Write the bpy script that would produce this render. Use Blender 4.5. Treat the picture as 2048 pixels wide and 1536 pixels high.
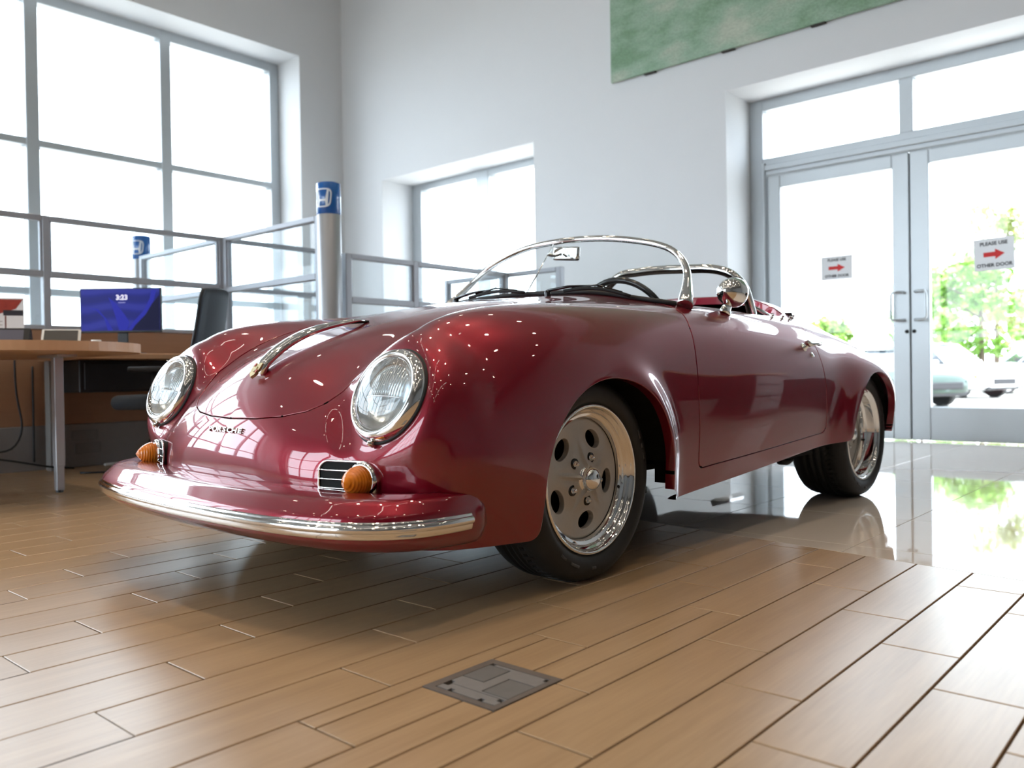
import bpy, bmesh, math, random
import numpy as np
from mathutils import Vector, Matrix

for o in list(bpy.data.objects):
    bpy.data.objects.remove(o, do_unlink=True)
SC = bpy.context.scene
COL = SC.collection
random.seed(7)

# ------------------------------------------------------------------ camera
CAM_H = 0.593
YAW, PITCH, ROLL = -0.72179, -0.010438, -0.014934
F_PX = 1678.04
def cam_axes():
    f = Vector((math.sin(YAW)*math.cos(PITCH), math.cos(YAW)*math.cos(PITCH), math.sin(PITCH)))
    r = Vector((math.cos(YAW), -math.sin(YAW), 0))
    u = r.cross(f)
    c, s = math.cos(ROLL), math.sin(ROLL)
    return c*r + s*u, -s*r + c*u, f
_r, _u, _f = cam_axes()
cam_data = bpy.data.cameras.new('camera')
cam = bpy.data.objects.new('camera', cam_data)
COL.objects.link(cam)
cam.matrix_world = Matrix(((_r.x, _u.x, -_f.x, 0), (_r.y, _u.y, -_f.y, 0), (_r.z, _u.z, -_f.z, CAM_H), (0, 0, 0, 1)))
cam_data.sensor_width = 36.0
cam_data.lens = F_PX/2048*36.0
cam_data.clip_start = 0.02
cam_data.dof.use_dof = True
cam_data.dof.focus_distance = 2.45
cam_data.dof.aperture_fstop = 3.2
SC.camera = cam

# ------------------------------------------------------------------ sky, sun, exposure
SC.view_settings.view_transform = 'Standard'
SC.view_settings.look = 'None'
SC.view_settings.gamma = 1.0
SC.view_settings.use_curve_mapping = False
SC.view_settings.exposure = -0.72
world = bpy.data.worlds.new('world'); SC.world = world
world.use_nodes = True
wn = world.node_tree; wn.nodes.clear()
wo = wn.nodes.new('ShaderNodeOutputWorld'); wb = wn.nodes.new('ShaderNodeBackground')
wb.inputs['Color'].default_value = (0.80, 0.90, 1.0, 1); wb.inputs['Strength'].default_value = 14.0
wn.links.new(wb.outputs[0], wo.inputs[0])
sun_d = bpy.data.lights.new('sun', 'SUN'); sun_d.energy = 30.0; sun_d.angle = 0.02; sun_d.color = (1.0, 0.95, 0.86)
sun = bpy.data.objects.new('sun', sun_d); COL.objects.link(sun)
sun.rotation_euler = Vector((-0.55, 0.25, -1.0)).to_track_quat('-Z', 'Y').to_euler()

# ------------------------------------------------------------------ materials
MATS = {}
def mat(name, color, rough=0.5, metal=0.0, noise=0.0, nscale=20.0, bump=0.0, coat=0.0, spec=0.5, emit=None, estr=0.0,
        trans=0.0, ior=1.45, color2=None, stretch=None, coat_rough=0.02, alpha=1.0):
    if name in MATS: return MATS[name]
    m = bpy.data.materials.new(name); m.use_nodes = True
    nt = m.node_tree; b = nt.nodes['Principled BSDF']
    b.inputs['Base Color'].default_value = (*color, 1)
    b.inputs['Roughness'].default_value = rough
    b.inputs['Metallic'].default_value = metal
    b.inputs['Coat Weight'].default_value = coat
    b.inputs['Coat Roughness'].default_value = coat_rough
    b.inputs['Specular IOR Level'].default_value = spec
    b.inputs['IOR'].default_value = ior
    b.inputs['Transmission Weight'].default_value = trans
    b.inputs['Alpha'].default_value = alpha
    if emit is not None:
        b.inputs['Emission Color'].default_value = (*emit, 1); b.inputs['Emission Strength'].default_value = estr
    if noise > 0 or bump > 0 or color2 is not None:
        tc = nt.nodes.new('ShaderNodeTexCoord'); n = nt.nodes.new('ShaderNodeTexNoise')
        n.inputs['Scale'].default_value = nscale; n.inputs['Detail'].default_value = 4
        if stretch:
            mp = nt.nodes.new('ShaderNodeMapping'); mp.inputs['Scale'].default_value = stretch
            nt.links.new(tc.outputs['Object'], mp.inputs['Vector']); nt.links.new(mp.outputs[0], n.inputs['Vector'])
        else:
            nt.links.new(tc.outputs['Object'], n.inputs['Vector'])
        c2 = color2 if color2 is not None else tuple(max(0, c*(1-noise)) for c in color)
        r = nt.nodes.new('ShaderNodeMix'); r.data_type = 'RGBA'
        r.inputs[6].default_value = (*color, 1); r.inputs[7].default_value = (*c2, 1)
        nt.links.new(n.outputs['Fac'], r.inputs[0]); nt.links.new(r.outputs[2], b.inputs['Base Color'])
        if bump > 0:
            bp = nt.nodes.new('ShaderNodeBump'); bp.inputs['Strength'].default_value = bump; bp.inputs['Distance'].default_value = 0.002
            nt.links.new(n.outputs['Fac'], bp.inputs['Height']); nt.links.new(bp.outputs[0], b.inputs['Normal'])
    MATS[name] = m
    return m

def thin_glass(name, tint=(1, 1, 1), refl=1.0):
    if name in MATS: return MATS[name]
    m = bpy.data.materials.new(name); m.use_nodes = True
    nt = m.node_tree; nt.nodes.clear()
    out = nt.nodes.new('ShaderNodeOutputMaterial'); mx = nt.nodes.new('ShaderNodeMixShader')
    tr = nt.nodes.new('ShaderNodeBsdfTransparent'); tr.inputs[0].default_value = (*tint, 1)
    gl = nt.nodes.new('ShaderNodeBsdfGlossy'); gl.inputs['Roughness'].default_value = 0.01
    fr = nt.nodes.new('ShaderNodeFresnel'); ge = nt.nodes.new('ShaderNodeNewGeometry'); mr = nt.nodes.new('ShaderNodeMapRange')
    mr.inputs['To Min'].default_value = 1.45; mr.inputs['To Max'].default_value = 1/1.45     # same reflectance from both sides
    nt.links.new(ge.outputs['Backfacing'], mr.inputs['Value']); nt.links.new(mr.outputs[0], fr.inputs['IOR'])
    ml = nt.nodes.new('ShaderNodeMath'); ml.operation = 'MULTIPLY'; ml.inputs[1].default_value = refl
    nt.links.new(fr.outputs[0], ml.inputs[0]); nt.links.new(ml.outputs[0], mx.inputs[0])
    nt.links.new(tr.outputs[0], mx.inputs[1]); nt.links.new(gl.outputs[0], mx.inputs[2])
    nt.links.new(mx.outputs[0], out.inputs[0])
    MATS[name] = m
    return m

# ------------------------------------------------------------------ object helpers
def mesh_obj(name, V, F, m=None, parent=None, smooth=False, normals=None):
    me = bpy.data.meshes.new(name)
    me.from_pydata([tuple(map(float, v)) for v in V], [], [tuple(map(int, f)) for f in F])
    if smooth: me.shade_smooth()
    if normals is not None:
        me.normals_split_custom_set_from_vertices([tuple(map(float, n)) for n in normals])
    if m is not None: me.materials.append(m)
    o = bpy.data.objects.new(name, me); COL.objects.link(o)
    if parent is not None: o.parent = parent
    return o
def link_mesh(name, me, parent=None, loc=None):
    o = bpy.data.objects.new(name, me); COL.objects.link(o)
    if parent is not None: o.parent = parent
    if loc is not None: o.location = loc
    return o
def empty(name, loc=(0, 0, 0), rz=0.0):
    o = bpy.data.objects.new(name, None); COL.objects.link(o)
    o.location = loc; o.rotation_euler = (0, 0, rz); o.empty_display_size = 0.1
    return o
def tag(o, label=None, cat=None, group=None, kind=None):
    if label: o['label'] = label
    if cat: o['category'] = cat
    if group: o['group'] = group
    if kind: o['kind'] = kind
    return o
def copy_tree(o, parent=None):
    c = o.copy(); COL.objects.link(c); c.parent = parent
    for ch in list(o.children): copy_tree(ch, c)
    return c

class MB:
    """collects shapes into one mesh"""
    def __init__(s): s.v = []; s.f = []; s.sm = []
    def add(s, V, F, smooth=False):
        n = len(s.v); s.v += [tuple(p) for p in V]; s.f += [tuple(i+n for i in f) for f in F]; s.sm += [smooth]*len(F)
        return s
    def box(s, x0, x1, y0, y1, z0, z1):
        V = [(x, y, z) for z in (z0, z1) for y in (y0, y1) for x in (x0, x1)]
        return s.add(V, [(0, 2, 3, 1), (4, 5, 7, 6), (0, 1, 5, 4), (2, 6, 7, 3), (0, 4, 6, 2), (1, 3, 7, 5)])
    def bbox(s, x0, x1, y0, y1, z0, z1, b=0.004, seg=2):
        bm = bmesh.new(); bmesh.ops.create_cube(bm, size=1)
        for v in bm.verts:
            v.co = Vector(((x0+x1)/2+v.co.x*(x1-x0), (y0+y1)/2+v.co.y*(y1-y0), (z0+z1)/2+v.co.z*(z1-z0)))
        bmesh.ops.bevel(bm, geom=bm.edges[:], offset=b, segments=seg, profile=0.5, affect='EDGES')
        return s.bm(bm)
    def bm(s, bm, smooth=False, M=None):
        bm.verts.index_update()
        V = [(M @ v.co if M else v.co.copy()) for v in bm.verts]; F = [[v.index for v in f.verts] for f in bm.faces]
        bm.free(); return s.add(V, F, smooth)
    def tube(s, pts, r, seg=10, caps=True, closed=False, flat=1.0, up=None):
        pts = [Vector(p) for p in pts]; n = len(pts)
        rr = r if isinstance(r, (list, tuple)) else [r]*n
        V = []; F = []; prev = None
        for i, p in enumerate(pts):
            if closed: t = pts[(i+1) % n]-pts[i-1]
            else: t = pts[min(i+1, n-1)]-pts[max(i-1, 0)]
            t.normalize()
            if prev is None:
                a = Vector(up) if up else (Vector((0, 0, 1)) if abs(t.z) < 0.9 else Vector((1, 0, 0)))
                x = a.cross(t).normalized()
            else:
                x = (prev-t*prev.dot(t)).normalized()
            if up: x = Vector(up).cross(t).normalized()
            prev = x; y = t.cross(x)
            for k in range(seg):
                an = 2*math.pi*k/seg
                V.append(p+x*math.cos(an)*rr[i]+y*math.sin(an)*rr[i]*flat)
        m = n if closed else n-1
        for i in range(m):
            for k in range(seg):
                a = i*seg+k; b = i*seg+(k+1) % seg; j = ((i+1) % n)*seg
                F.append((a, b, j+(k+1) % seg, j+k))
        s.add(V, F, True)
        if caps and not closed:
            n0 = len(s.v)-len(V)
            s.f.append(tuple(n0+k for k in reversed(range(seg)))); s.sm.append(False)
            s.f.append(tuple(n0+(n-1)*seg+k for k in range(seg))); s.sm.append(False)
        return s
    def lathe(s, prof, seg=48, M=None, smooth=True, closed=False):
        """prof: (r, h) pairs about local z"""
        V = []; F = []; n = len(prof)
        for k in range(seg):
            a = 2*math.pi*k/seg
            for r, h in prof: V.append(Vector((r*math.cos(a), r*math.sin(a), h)))
        m = n if closed else n-1
        for k in range(seg):
            for i in range(m):
                a = k*n+i; b = ((k+1) % seg)*n+i; i2 = (i+1) % n
                F.append((a, b, ((k+1) % seg)*n+i2, k*n+i2))
        if M: V = [M @ v for v in V]
        return s.add(V, F, smooth)
    def prism(s, poly, z0, z1, M=None, smooth=False):
        n = len(poly)
        V = [Vector((x, y, z0)) for x, y in poly]+[Vector((x, y, z1)) for x, y in poly]
        F = [tuple(reversed(range(n))), tuple(range(n, 2*n))]+[(i, (i+1) % n, n+(i+1) % n, n+i) for i in range(n)]
        if M: V = [M @ v for v in V]
        return s.add(V, F, smooth)
    def build(s, name, m=None, parent=None, auto=None):
        me = bpy.data.meshes.new(name)
        me.from_pydata([tuple(v) for v in s.v], [], s.f)
        me.polygons.foreach_set('use_smooth', s.sm)
        if m is not None: me.materials.append(m)
        me.validate(); me.update()
        if auto is not None:
            me.polygons.foreach_set('use_smooth', [True]*len(me.polygons))
            me.set_sharp_from_angle(angle=math.radians(auto))
        o = bpy.data.objects.new(name, me); COL.objects.link(o)
        if parent is not None: o.parent = parent
        return o
def frame_to(p, n, up=(0, 0, 1)):
    """matrix: local z along n at p"""
    n = Vector(n).normalized(); x = Vector(up).cross(n)
    if x.length < 1e-4: x = Vector((1, 0, 0))
    x.normalize(); y = n.cross(x)
    return Matrix(((x.x, y.x, n.x, p[0]), (x.y, y.y, n.y, p[1]), (x.z, y.z, n.z, p[2]), (0, 0, 0, 1)))
def text_obj(name, body, size, M, m, parent=None, extrude=0.0, align='CENTER', shear=0.0, space=1.0, offset=0.0):
    cu = bpy.data.curves.new(name+'_c', 'FONT'); cu.body = body; cu.size = size; cu.align_x = align; cu.align_y = 'CENTER'
    cu.extrude = extrude; cu.shear = shear; cu.space_character = space; cu.resolution_u = 3; cu.offset = offset
    t = bpy.data.objects.new(name+'_t', cu); COL.objects.link(t)
    dg = bpy.context.evaluated_depsgraph_get(); me = bpy.data.meshes.new_from_object(t.evaluated_get(dg))
    bpy.data.objects.remove(t, do_unlink=True)
    me.transform(M); me.materials.clear(); me.materials.append(m)
    o = bpy.data.objects.new(name, me); COL.objects.link(o)
    if parent is not None: o.parent = parent
    return o
def srgb(r, g, b):
    f = lambda c: (c/255/12.92) if c/255 <= 0.04045 else ((c/255+0.055)/1.055)**2.4
    return (f(r), f(g), f(b))
# ------------------------------------------------------------------ room shell
YW, YD = 6.878, 7.394            # inner face of the door wall, plane of the door frames
XL, XF = -8.962, -9.485          # inner face of the window wall, plane of its frames
XR, YB, ZC = 11.0, -7.0, 6.3
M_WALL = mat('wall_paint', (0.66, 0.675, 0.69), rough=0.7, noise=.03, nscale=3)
M_ALU = mat('aluminium_frame', (0.50, 0.535, 0.56), rough=0.38, metal=0.55, noise=.06, nscale=8)
M_GLASS = thin_glass('window_glass', (.98, .99, .99), 1.0)
def wall_with_holes(name, axis, p0, p1, u0, u1, z0, z1, holes, m):
    """axis 'y': wall between y = p0..p1 over x = u0..u1; axis 'x' likewise"""
    mb = MB(); us = sorted({u0, u1, *[h[0] for h in holes], *[h[1] for h in holes]})
    for a, b in zip(us[:-1], us[1:]):
        zs = [(z0, z1)]
        for h in holes:
            if h[0] <= a+1e-6 and h[1] >= b-1e-6:
                nz = []
                for q0, q1 in zs:
                    if h[2] > q0+1e-6: nz.append((q0, h[2]))
                    if h[3] < q1-1e-6: nz.append((h[3], q1))
                zs = nz
        for q0, q1 in zs:
            if axis == 'y': mb.box(a, b, p0, p1, q0, q1)
            else: mb.box(p0, p1, a, b, q0, q1)
    return tag(mb.build(name, m), kind='structure')
wall_with_holes('wall_back', 'y', YW, YW+.66, XL, XR, -.3, ZC, [(-8.179, -5.699, .80, 3.066), (-3.482, -.718, -.3, 3.084)], M_WALL)
wall_with_holes('wall_left', 'x', XL-.66, XL, YB, YW+.66, -.3, ZC, [(-5.0, 6.224, .78, 4.648)], M_WALL)
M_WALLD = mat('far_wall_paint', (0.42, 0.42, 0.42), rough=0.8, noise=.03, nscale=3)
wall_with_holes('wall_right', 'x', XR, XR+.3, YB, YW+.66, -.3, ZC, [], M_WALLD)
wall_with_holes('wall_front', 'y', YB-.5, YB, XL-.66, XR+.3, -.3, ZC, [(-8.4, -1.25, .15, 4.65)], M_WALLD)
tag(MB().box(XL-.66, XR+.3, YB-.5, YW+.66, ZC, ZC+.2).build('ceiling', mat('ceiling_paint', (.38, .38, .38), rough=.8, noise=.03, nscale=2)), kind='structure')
tag(MB().box(XL, XR, YB, YW+.66, -.30, -.012).build('floor', mat('grout', (.10, .075, .06), rough=.9, noise=.3, nscale=30)), kind='structure')

def bars(name, blist, m, parent=None):
    return MB()
# --- window in the window wall (frame plane XF)
win = empty('window_1', (XF, 0, 0)); tag(win, kind='structure')
def frame_bar(name, x0, x1, y0, y1, z0, z1, parent, m=M_ALU):
    o = MB().bbox(x0, x1, y0, y1, z0, z1, .006, 1).build(name, m); o.parent = parent
    o.matrix_parent_inverse = Matrix.Translation(parent.location).inverted()
    return o
ymul = [6.162]+[4.712-1.43*k for k in range(0, 9)]+[-4.94]
ymul = [y for y in ymul if y > -5.0]
ymul[0] = 6.155
for y in ymul:
    w = .065
    frame_bar('mullion', XF-.09, XF+.06, y-w, y+w, .78, 4.648, win)
frame_bar('head_rail', XF-.085, XF+.055, -5.0, 6.224, 4.535, 4.648, win)
frame_bar('transom_bar', XF-.085, XF+.055, -5.0, 6.224, 3.040, 3.115, win)
frame_bar('transom_bar', XF-.085, XF+.055, -5.0, 6.224, 1.50, 1.575, win)
frame_bar('bottom_rail', XF-.085, XF+.055, -5.0, 6.224, .78, .89, win)
ys = sorted(ymul)
for a, b in zip(ys[:-1], ys[1:]):
    for z0, z1 in ((.89, 1.50), (1.575, 3.04), (3.115, 4.535)):
        o = MB().box(XF-.02, XF-.012, a+.065, b-.065, z0, z1).build('pane', M_GLASS); o.parent = win; o.matrix_parent_inverse = Matrix.Translation(win.location).inverted()
# --- small window in the door wall
win2 = empty('window_2', (-6.9, 7.433, .80)); tag(win2, kind='structure')
YS = 7.433
for x0, x1 in ((-8.179, -8.008), (-7.027, -6.82), (-5.86, -5.699)): frame_bar('mullion', x0, x1, YS-.06, YS+.09, .80, 3.066, win2)
for z0, z1 in ((2.985, 3.066), (.80, .90)): frame_bar('rail', -8.179, -5.699, YS-.055, YS+.085, z0, z1, win2)
for x0, x1 in ((-8.008, -7.027), (-6.82, -5.86)):
    o = MB().box(x0, x1, YS+.012, YS+.02, .90, 2.985).build('pane', M_GLASS); o.parent = win2; o.matrix_parent_inverse = Matrix.Translation(win2.location).inverted()
# --- window wall behind the photographer
win3 = empty('window_3', (-4.8, YB-.3, 0)); tag(win3, kind='structure')
xs = [-8.4+1.43*k for k in range(6)]
for x in xs: frame_bar('mullion', x-.06, x+.06, YB-.38, YB-.24, .15, 4.65, win3)
for z0, z1 in ((.15, .26), (1.50, 1.575), (3.04, 3.115), (4.54, 4.65)): frame_bar('rail', -8.4, -1.25, YB-.375, YB-.245, z0, z1, win3)
for a, b in zip(xs[:-1], xs[1:]):
    for z0, z1 in ((.26, 1.50), (1.575, 3.04), (3.115, 4.54)):
        o = MB().box(a+.06, b-.06, YB-.31, YB-.302, z0, z1).build('pane', M_GLASS); o.parent = win3; o.matrix_parent_inverse = Matrix.Translation(win3.location).inverted()

# --- entrance doors
DF = empty('trim_1', (-2.1, YD, 0)); tag(DF, kind='structure')
F_ = lambda n, x0, x1, z0, z1, d0=-.05, d1=.08: frame_bar(n, x0, x1, YD+d0, YD+d1, z0, z1, DF)
for s in (-1, 1):
    cx = -2.1
    X = lambda a, b: (cx+min(s*a, s*b), cx+max(s*a, s*b))
    F_('jamb', *X(1.382, 1.255), 0, 3.084); F_('jamb_step', *X(1.258, 1.228), 0, 2.50, -.075, .05)
F_('head', -3.36, -.84, 2.985, 3.084, -.046, .076); F_('mullion', -2.172, -2.063, 2.54, 2.986, -.045, .075)
F_('transom_bar', -3.36, -.84, 2.475, 2.545, -.046, .076); F_('transom_step', -3.33, -.87, 2.425, 2.478, -.075, .06); F_('transom_stop', -3.33, -.87, 2.385, 2.428, -.055, .06)
for x0, x1 in ((-3.355, -2.172), (-2.063, -.845)):
    o = MB().box(x0, x1, YD+.02, YD+.028, 2.545, 2.985).build('pane', M_GLASS); o.parent = DF; o.matrix_parent_inverse = Matrix.Translation(DF.location).inverted()
M_ALUD = mat('door_aluminium', (0.56, 0.60, 0.625), rough=0.4, metal=0.45, noise=.05, nscale=6)
M_HANDLE = mat('handle_metal', (.42, .44, .45), rough=.3, metal=.9)
for di, (s, x0, x1, g0, g1) in enumerate(((-1, -3.322, -2.1045, -3.203, -2.237), (1, -2.0955, -.878, -1.952, -.99))):
    D = empty('door_%d' % (di+1), ((x0+x1)/2, YD, 0)); tag(D, kind='structure')
    fb = lambda n, a, b, z0, z1, m=M_ALUD: frame_bar(n, a, b, YD-.03, YD+.03, z0, z1, D, m)
    fb('stile', x0, g0, .012, 2.378); fb('stile', g1, x1, .012, 2.378); fb('top_rail', g0, g1, 2.268, 2.378); fb('kick_rail', g0, g1, .012, .283)
    o = MB().box(g0, g1, YD-.004, YD+.004, .283, 2.268).build('pane', M_GLASS); o.parent = D; o.matrix_parent_inverse = Matrix.Translation(D.location).inverted()
    hx = -2.1+s*.045; gx = -2.1+s*.135
    pts = [(hx, YD-.03, 1.225), (hx, YD-.06, 1.228), (hx+s*.03, YD-.085, 1.23), (gx-s*.012, YD-.09, 1.228), (gx, YD-.09, 1.205), (gx, YD-.09, 1.02), (gx-s*.012, YD-.09, .998), (hx+s*.03, YD-.085, .996), (hx, YD-.06, .998), (hx, YD-.03, 1.0)]
    o = MB().tube(pts, .011, 8).build('pull_handle', M_HANDLE, D); o.matrix_parent_inverse = Matrix.Translation(D.location).inverted()
    o = MB().lathe([(.0005, .012), (.014, .010), (.016, 0)], 16, frame_to((-2.1+s*.028, YD-.03, .905), (0, -1, 0))).build('lock_cylinder', mat('lock_black', (.012, .012, .013), rough=.6), D); o.matrix_parent_inverse = Matrix.Translation(D.location).inverted()
o = MB().box(-2.1048, -2.0952, YD+.004, YD+.02, .012, 2.38).build('meeting_seal', mat('seal_black', (.01, .01, .01), rough=.8), DF); o.matrix_parent_inverse = Matrix.Translation(DF.location).inverted()
# --- paper notices on the door glass
M_PAPER = mat('notice_paper', (.80, .82, .84), rough=.6, noise=.03)
M_INK = mat('notice_ink', (.03, .03, .04), rough=.7); M_RED = mat('notice_red', (.62, .03, .03), rough=.6)
def notice(x0, x1, z0, z1, tilt, label):
    c = ((x0+x1)/2, YD-.0065, (z0+z1)/2); r = empty('door_notice', c); r.rotation_euler = (0, tilt, 0); tag(r, label, 'sign', 'notices on the door glass')
    w, h = (x1-x0)/2, (z1-z0)/2
    MB().box(-w, w, -.0012, 0, -h, h).build('paper', M_PAPER, r)
    Mt = Matrix(((1, 0, 0, 0), (0, 0, -1, -.0018), (0, 1, 0, 0), (0, 0, 0, 1)))
    text_obj('notice_text', 'PLEASE USE', h*.30, Mt @ Matrix.Translation((0, h*.66, 0)), M_INK, r, extrude=.0002, offset=.0012)
    text_obj('notice_text', 'OTHER DOOR', h*.30, Mt @ Matrix.Translation((0, -h*.68, 0)), M_INK, r, extrude=.0002, offset=.0012)
    a = w*.52
    MB().prism([(-a, -h*.14), (.06*w, -h*.14), (.06*w, -h*.32), (a, 0), (.06*w, h*.32), (.06*w, h*.14), (-a, h*.14)], 0, .0006, Mt).build('arrow', M_RED, r)
notice(-2.842, -2.571, 1.384, 1.593, .0, 'paper notice with red arrow taped to the glass of the door leaf beside the wall')
notice(-1.632, -1.352, 1.354, 1.605, -.03, 'paper notice with red arrow taped to the door glass in front of the green trees')

# --- large print above the doors
def grass_mat():
    m = bpy.data.materials.new('grass_print'); m.use_nodes = True; nt = m.node_tree; b = nt.nodes['Principled BSDF']
    tc = nt.nodes.new('ShaderNodeTexCoord'); mp = nt.nodes.new('ShaderNodeMapping'); mp.inputs['Scale'].default_value = (1.0, 1.0, 2.2)
    n1 = nt.nodes.new('ShaderNodeTexNoise'); n1.inputs['Scale'].default_value = 1.7; n1.inputs['Detail'].default_value = 8
    n2 = nt.nodes.new('ShaderNodeTexNoise'); n2.inputs['Scale'].default_value = 55; n2.inputs['Detail'].default_value = 6
    nt.links.new(tc.outputs['Object'], mp.inputs[0]); nt.links.new(mp.outputs[0], n1.inputs[0]); nt.links.new(mp.outputs[0], n2.inputs[0])
    r1 = nt.nodes.new('ShaderNodeValToRGB'); e = r1.color_ramp.elements
    e[0].position = .36; e[0].color = (.16, .28, .17, 1); e[1].position = .66; e[1].color = (.40, .45, .36, 1)
    r1.color_ramp.elements.new(.5).color = (.26, .38, .28, 1)
    mx = nt.nodes.new('ShaderNodeMix'); mx.data_type = 'RGBA'; mx.blend_type = 'OVERLAY'; mx.inputs[0].default_value = .45
    nt.links.new(n1.outputs['Fac'], r1.inputs[0]); nt.links.new(r1.outputs[0], mx.inputs[6]); nt.links.new(n2.outputs['Fac'], mx.inputs[7])
    nt.links.new(mx.outputs[2], b.inputs['Base Color']); b.inputs['Roughness'].default_value = .5
    return m
pic = empty('wall_print', (-1.8, YW, 3.428)); tag(pic, 'large print of mown grass hanging on the wall above the glass doors', 'picture')
o = MB().box(-2.87, 3.2, -.045, -.02, 0, 1.9).build('print_face', grass_mat(), pic)
o = MB().box(-2.84, 3.17, -.02, 0, .03, 1.87).build('print_backing', mat('print_backing', (.05, .045, .04), rough=.8, noise=.3), pic)
for k in range(7):
    MB().box(-2.5+.8*k, -2.38+.8*k, -.04, -.004, -.012, .004).build('hanger_clip', MATS['print_backing'], pic)

# ------------------------------------------------------------------ floor: wood-look planks and white tiles
def plank_mat(i):
    rng = random.Random(100+i); m = bpy.data.materials.new('wood_plank_%d' % i); m.use_nodes = True; nt = m.node_tree; b = nt.nodes['Principled BSDF']
    tc = nt.nodes.new('ShaderNodeTexCoord'); mp = nt.nodes.new('ShaderNodeMapping'); mp.inputs['Scale'].default_value = (26, 1.6, 1); mp.inputs['Location'].default_value = (rng.random()*40, rng.random()*40, 0)
    oi = nt.nodes.new('ShaderNodeObjectInfo'); ad = nt.nodes.new('ShaderNodeVectorMath'); ad.operation = 'ADD'
    nt.links.new(tc.outputs['Object'], mp.inputs[0]); nt.links.new(mp.outputs[0], ad.inputs[0])
    cm = nt.nodes.new('ShaderNodeCombineXYZ'); ml = nt.nodes.new('ShaderNodeMath'); ml.operation = 'MULTIPLY'; ml.inputs[1].default_value = 60
    nt.links.new(oi.outputs['Random'], ml.inputs[0]); nt.links.new(ml.outputs[0], cm.inputs[0]); nt.links.new(ml.outputs[0], cm.inputs[1]); nt.links.new(cm.outputs[0], ad.inputs[1])
    n1 = nt.nodes.new('ShaderNodeTexNoise'); n1.inputs['Scale'].default_value = 1.0; n1.inputs['Detail'].default_value = 6; nt.links.new(ad.outputs[0], n1.inputs[0])
    n2 = nt.nodes.new('ShaderNodeTexNoise'); n2.inputs['Scale'].default_value = 5.0; n2.inputs['Detail'].default_value = 5; nt.links.new(ad.outputs[0], n2.inputs[0])
    r = nt.nodes.new('ShaderNodeValToRGB'); e = r.color_ramp.elements
    k = 1+.05*(rng.random()-.5)
    e[0].position = .3; e[0].color = (.305*k, .195*k, .105*k, 1); e[1].position = .72; e[1].color = (.42*k, .285*k, .163*k, 1)
    mx = nt.nodes.new('ShaderNodeMix'); mx.inputs[0].default_value = .4
    nt.links.new(n1.outputs['Fac'], mx.inputs[2]); nt.links.new(n2.outputs['Fac'], mx.inputs[3]); nt.links.new(mx.outputs[0], r.inputs[0])
    nt.links.new(r.outputs[0], b.inputs['Base Color'])
    b.inputs['Roughness'].default_value = .30; b.inputs['Specular IOR Level'].default_value = .8
    bp = nt.nodes.new('ShaderNodeBump'); bp.inputs['Strength'].default_value = .12; bp.inputs['Distance'].default_value = .001
    nt.links.new(n2.outputs['Fac'], bp.inputs['Height']); nt.links.new(bp.outputs[0], b.inputs['Normal'])
    return m
PM = [plank_mat(i) for i in range(5)]
M_TILE = mat('white_floor_tile', (.70, .62, .55), rough=.035, spec=.62, noise=.04, nscale=3, coat=.35, coat_rough=.02)
FLOOR = bpy.data.objects['floor']
EDGE = lambda x: 2.684-.138*(x+.475)          # wood / tile border, y as a function of x
BOXR = (-1.192, -1.006, 1.082, 1.278)
def clip_poly(P, a, b, c):
    """keep a*x+b*y+c >= 0"""
    out = []; n = len(P)
    for i in range(n):
        p, q = P[i], P[(i+1) % n]; fp, fq = a*p[0]+b*p[1]+c, a*q[0]+b*q[1]+c
        if fp >= 0: out.append(p)
        if fp*fq < 0:
            t = fp/(fp-fq); out.append((p[0]+t*(q[0]-p[0]), p[1]+t*(q[1]-p[1])))
    return out
def piece(name, poly, m, parent, gap=.0022, bev=.0012):
    """thin tile with eased upper edge"""
    cx = sum(p[0] for p in poly)/len(poly); cy = sum(p[1] for p in poly)/len(poly); n = len(poly)
    def inset(d):
        A = 0
        out = []
        for i in range(n):
            p0, p1, p2 = Vector(poly[i-1]), Vector(poly[i]), Vector(poly[(i+1) % n])
            e1 = (p1-p0).normalized(); e2 = (p2-p1).normalized(); n1 = Vector((-e1.y, e1.x)); n2 = Vector((-e2.y, e2.x))
            k = n1+n2; k = k/max(.25, k.dot(n1)) if k.length > 1e-6 else n1
            out.append((p1.x+k.x*d-cx, p1.y+k.y*d-cy))
        return out
    a, b = inset(gap), inset(gap+bev)
    V = [(x, y, -.011) for x, y in a]+[(x, y, -bev) for x, y in a]+[(x, y, 0) for x, y in b]
    F = [tuple(range(2*n, 3*n))]
    for i in range(n):
        j = (i+1) % n; F += [(i, j, n+j, n+i), (n+i, n+j, 2*n+j, 2*n+i)]
    o = mesh_obj(name, V, F, m, parent); o.location = (cx, cy, 0)
    return o
def ccw(P):
    A = sum(P[i][0]*P[(i+1) % len(P)][1]-P[(i+1) % len(P)][0]*P[i][1] for i in range(len(P)))
    return P if A > 0 else P[::-1]
PW, PL = .1588, .630
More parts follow.
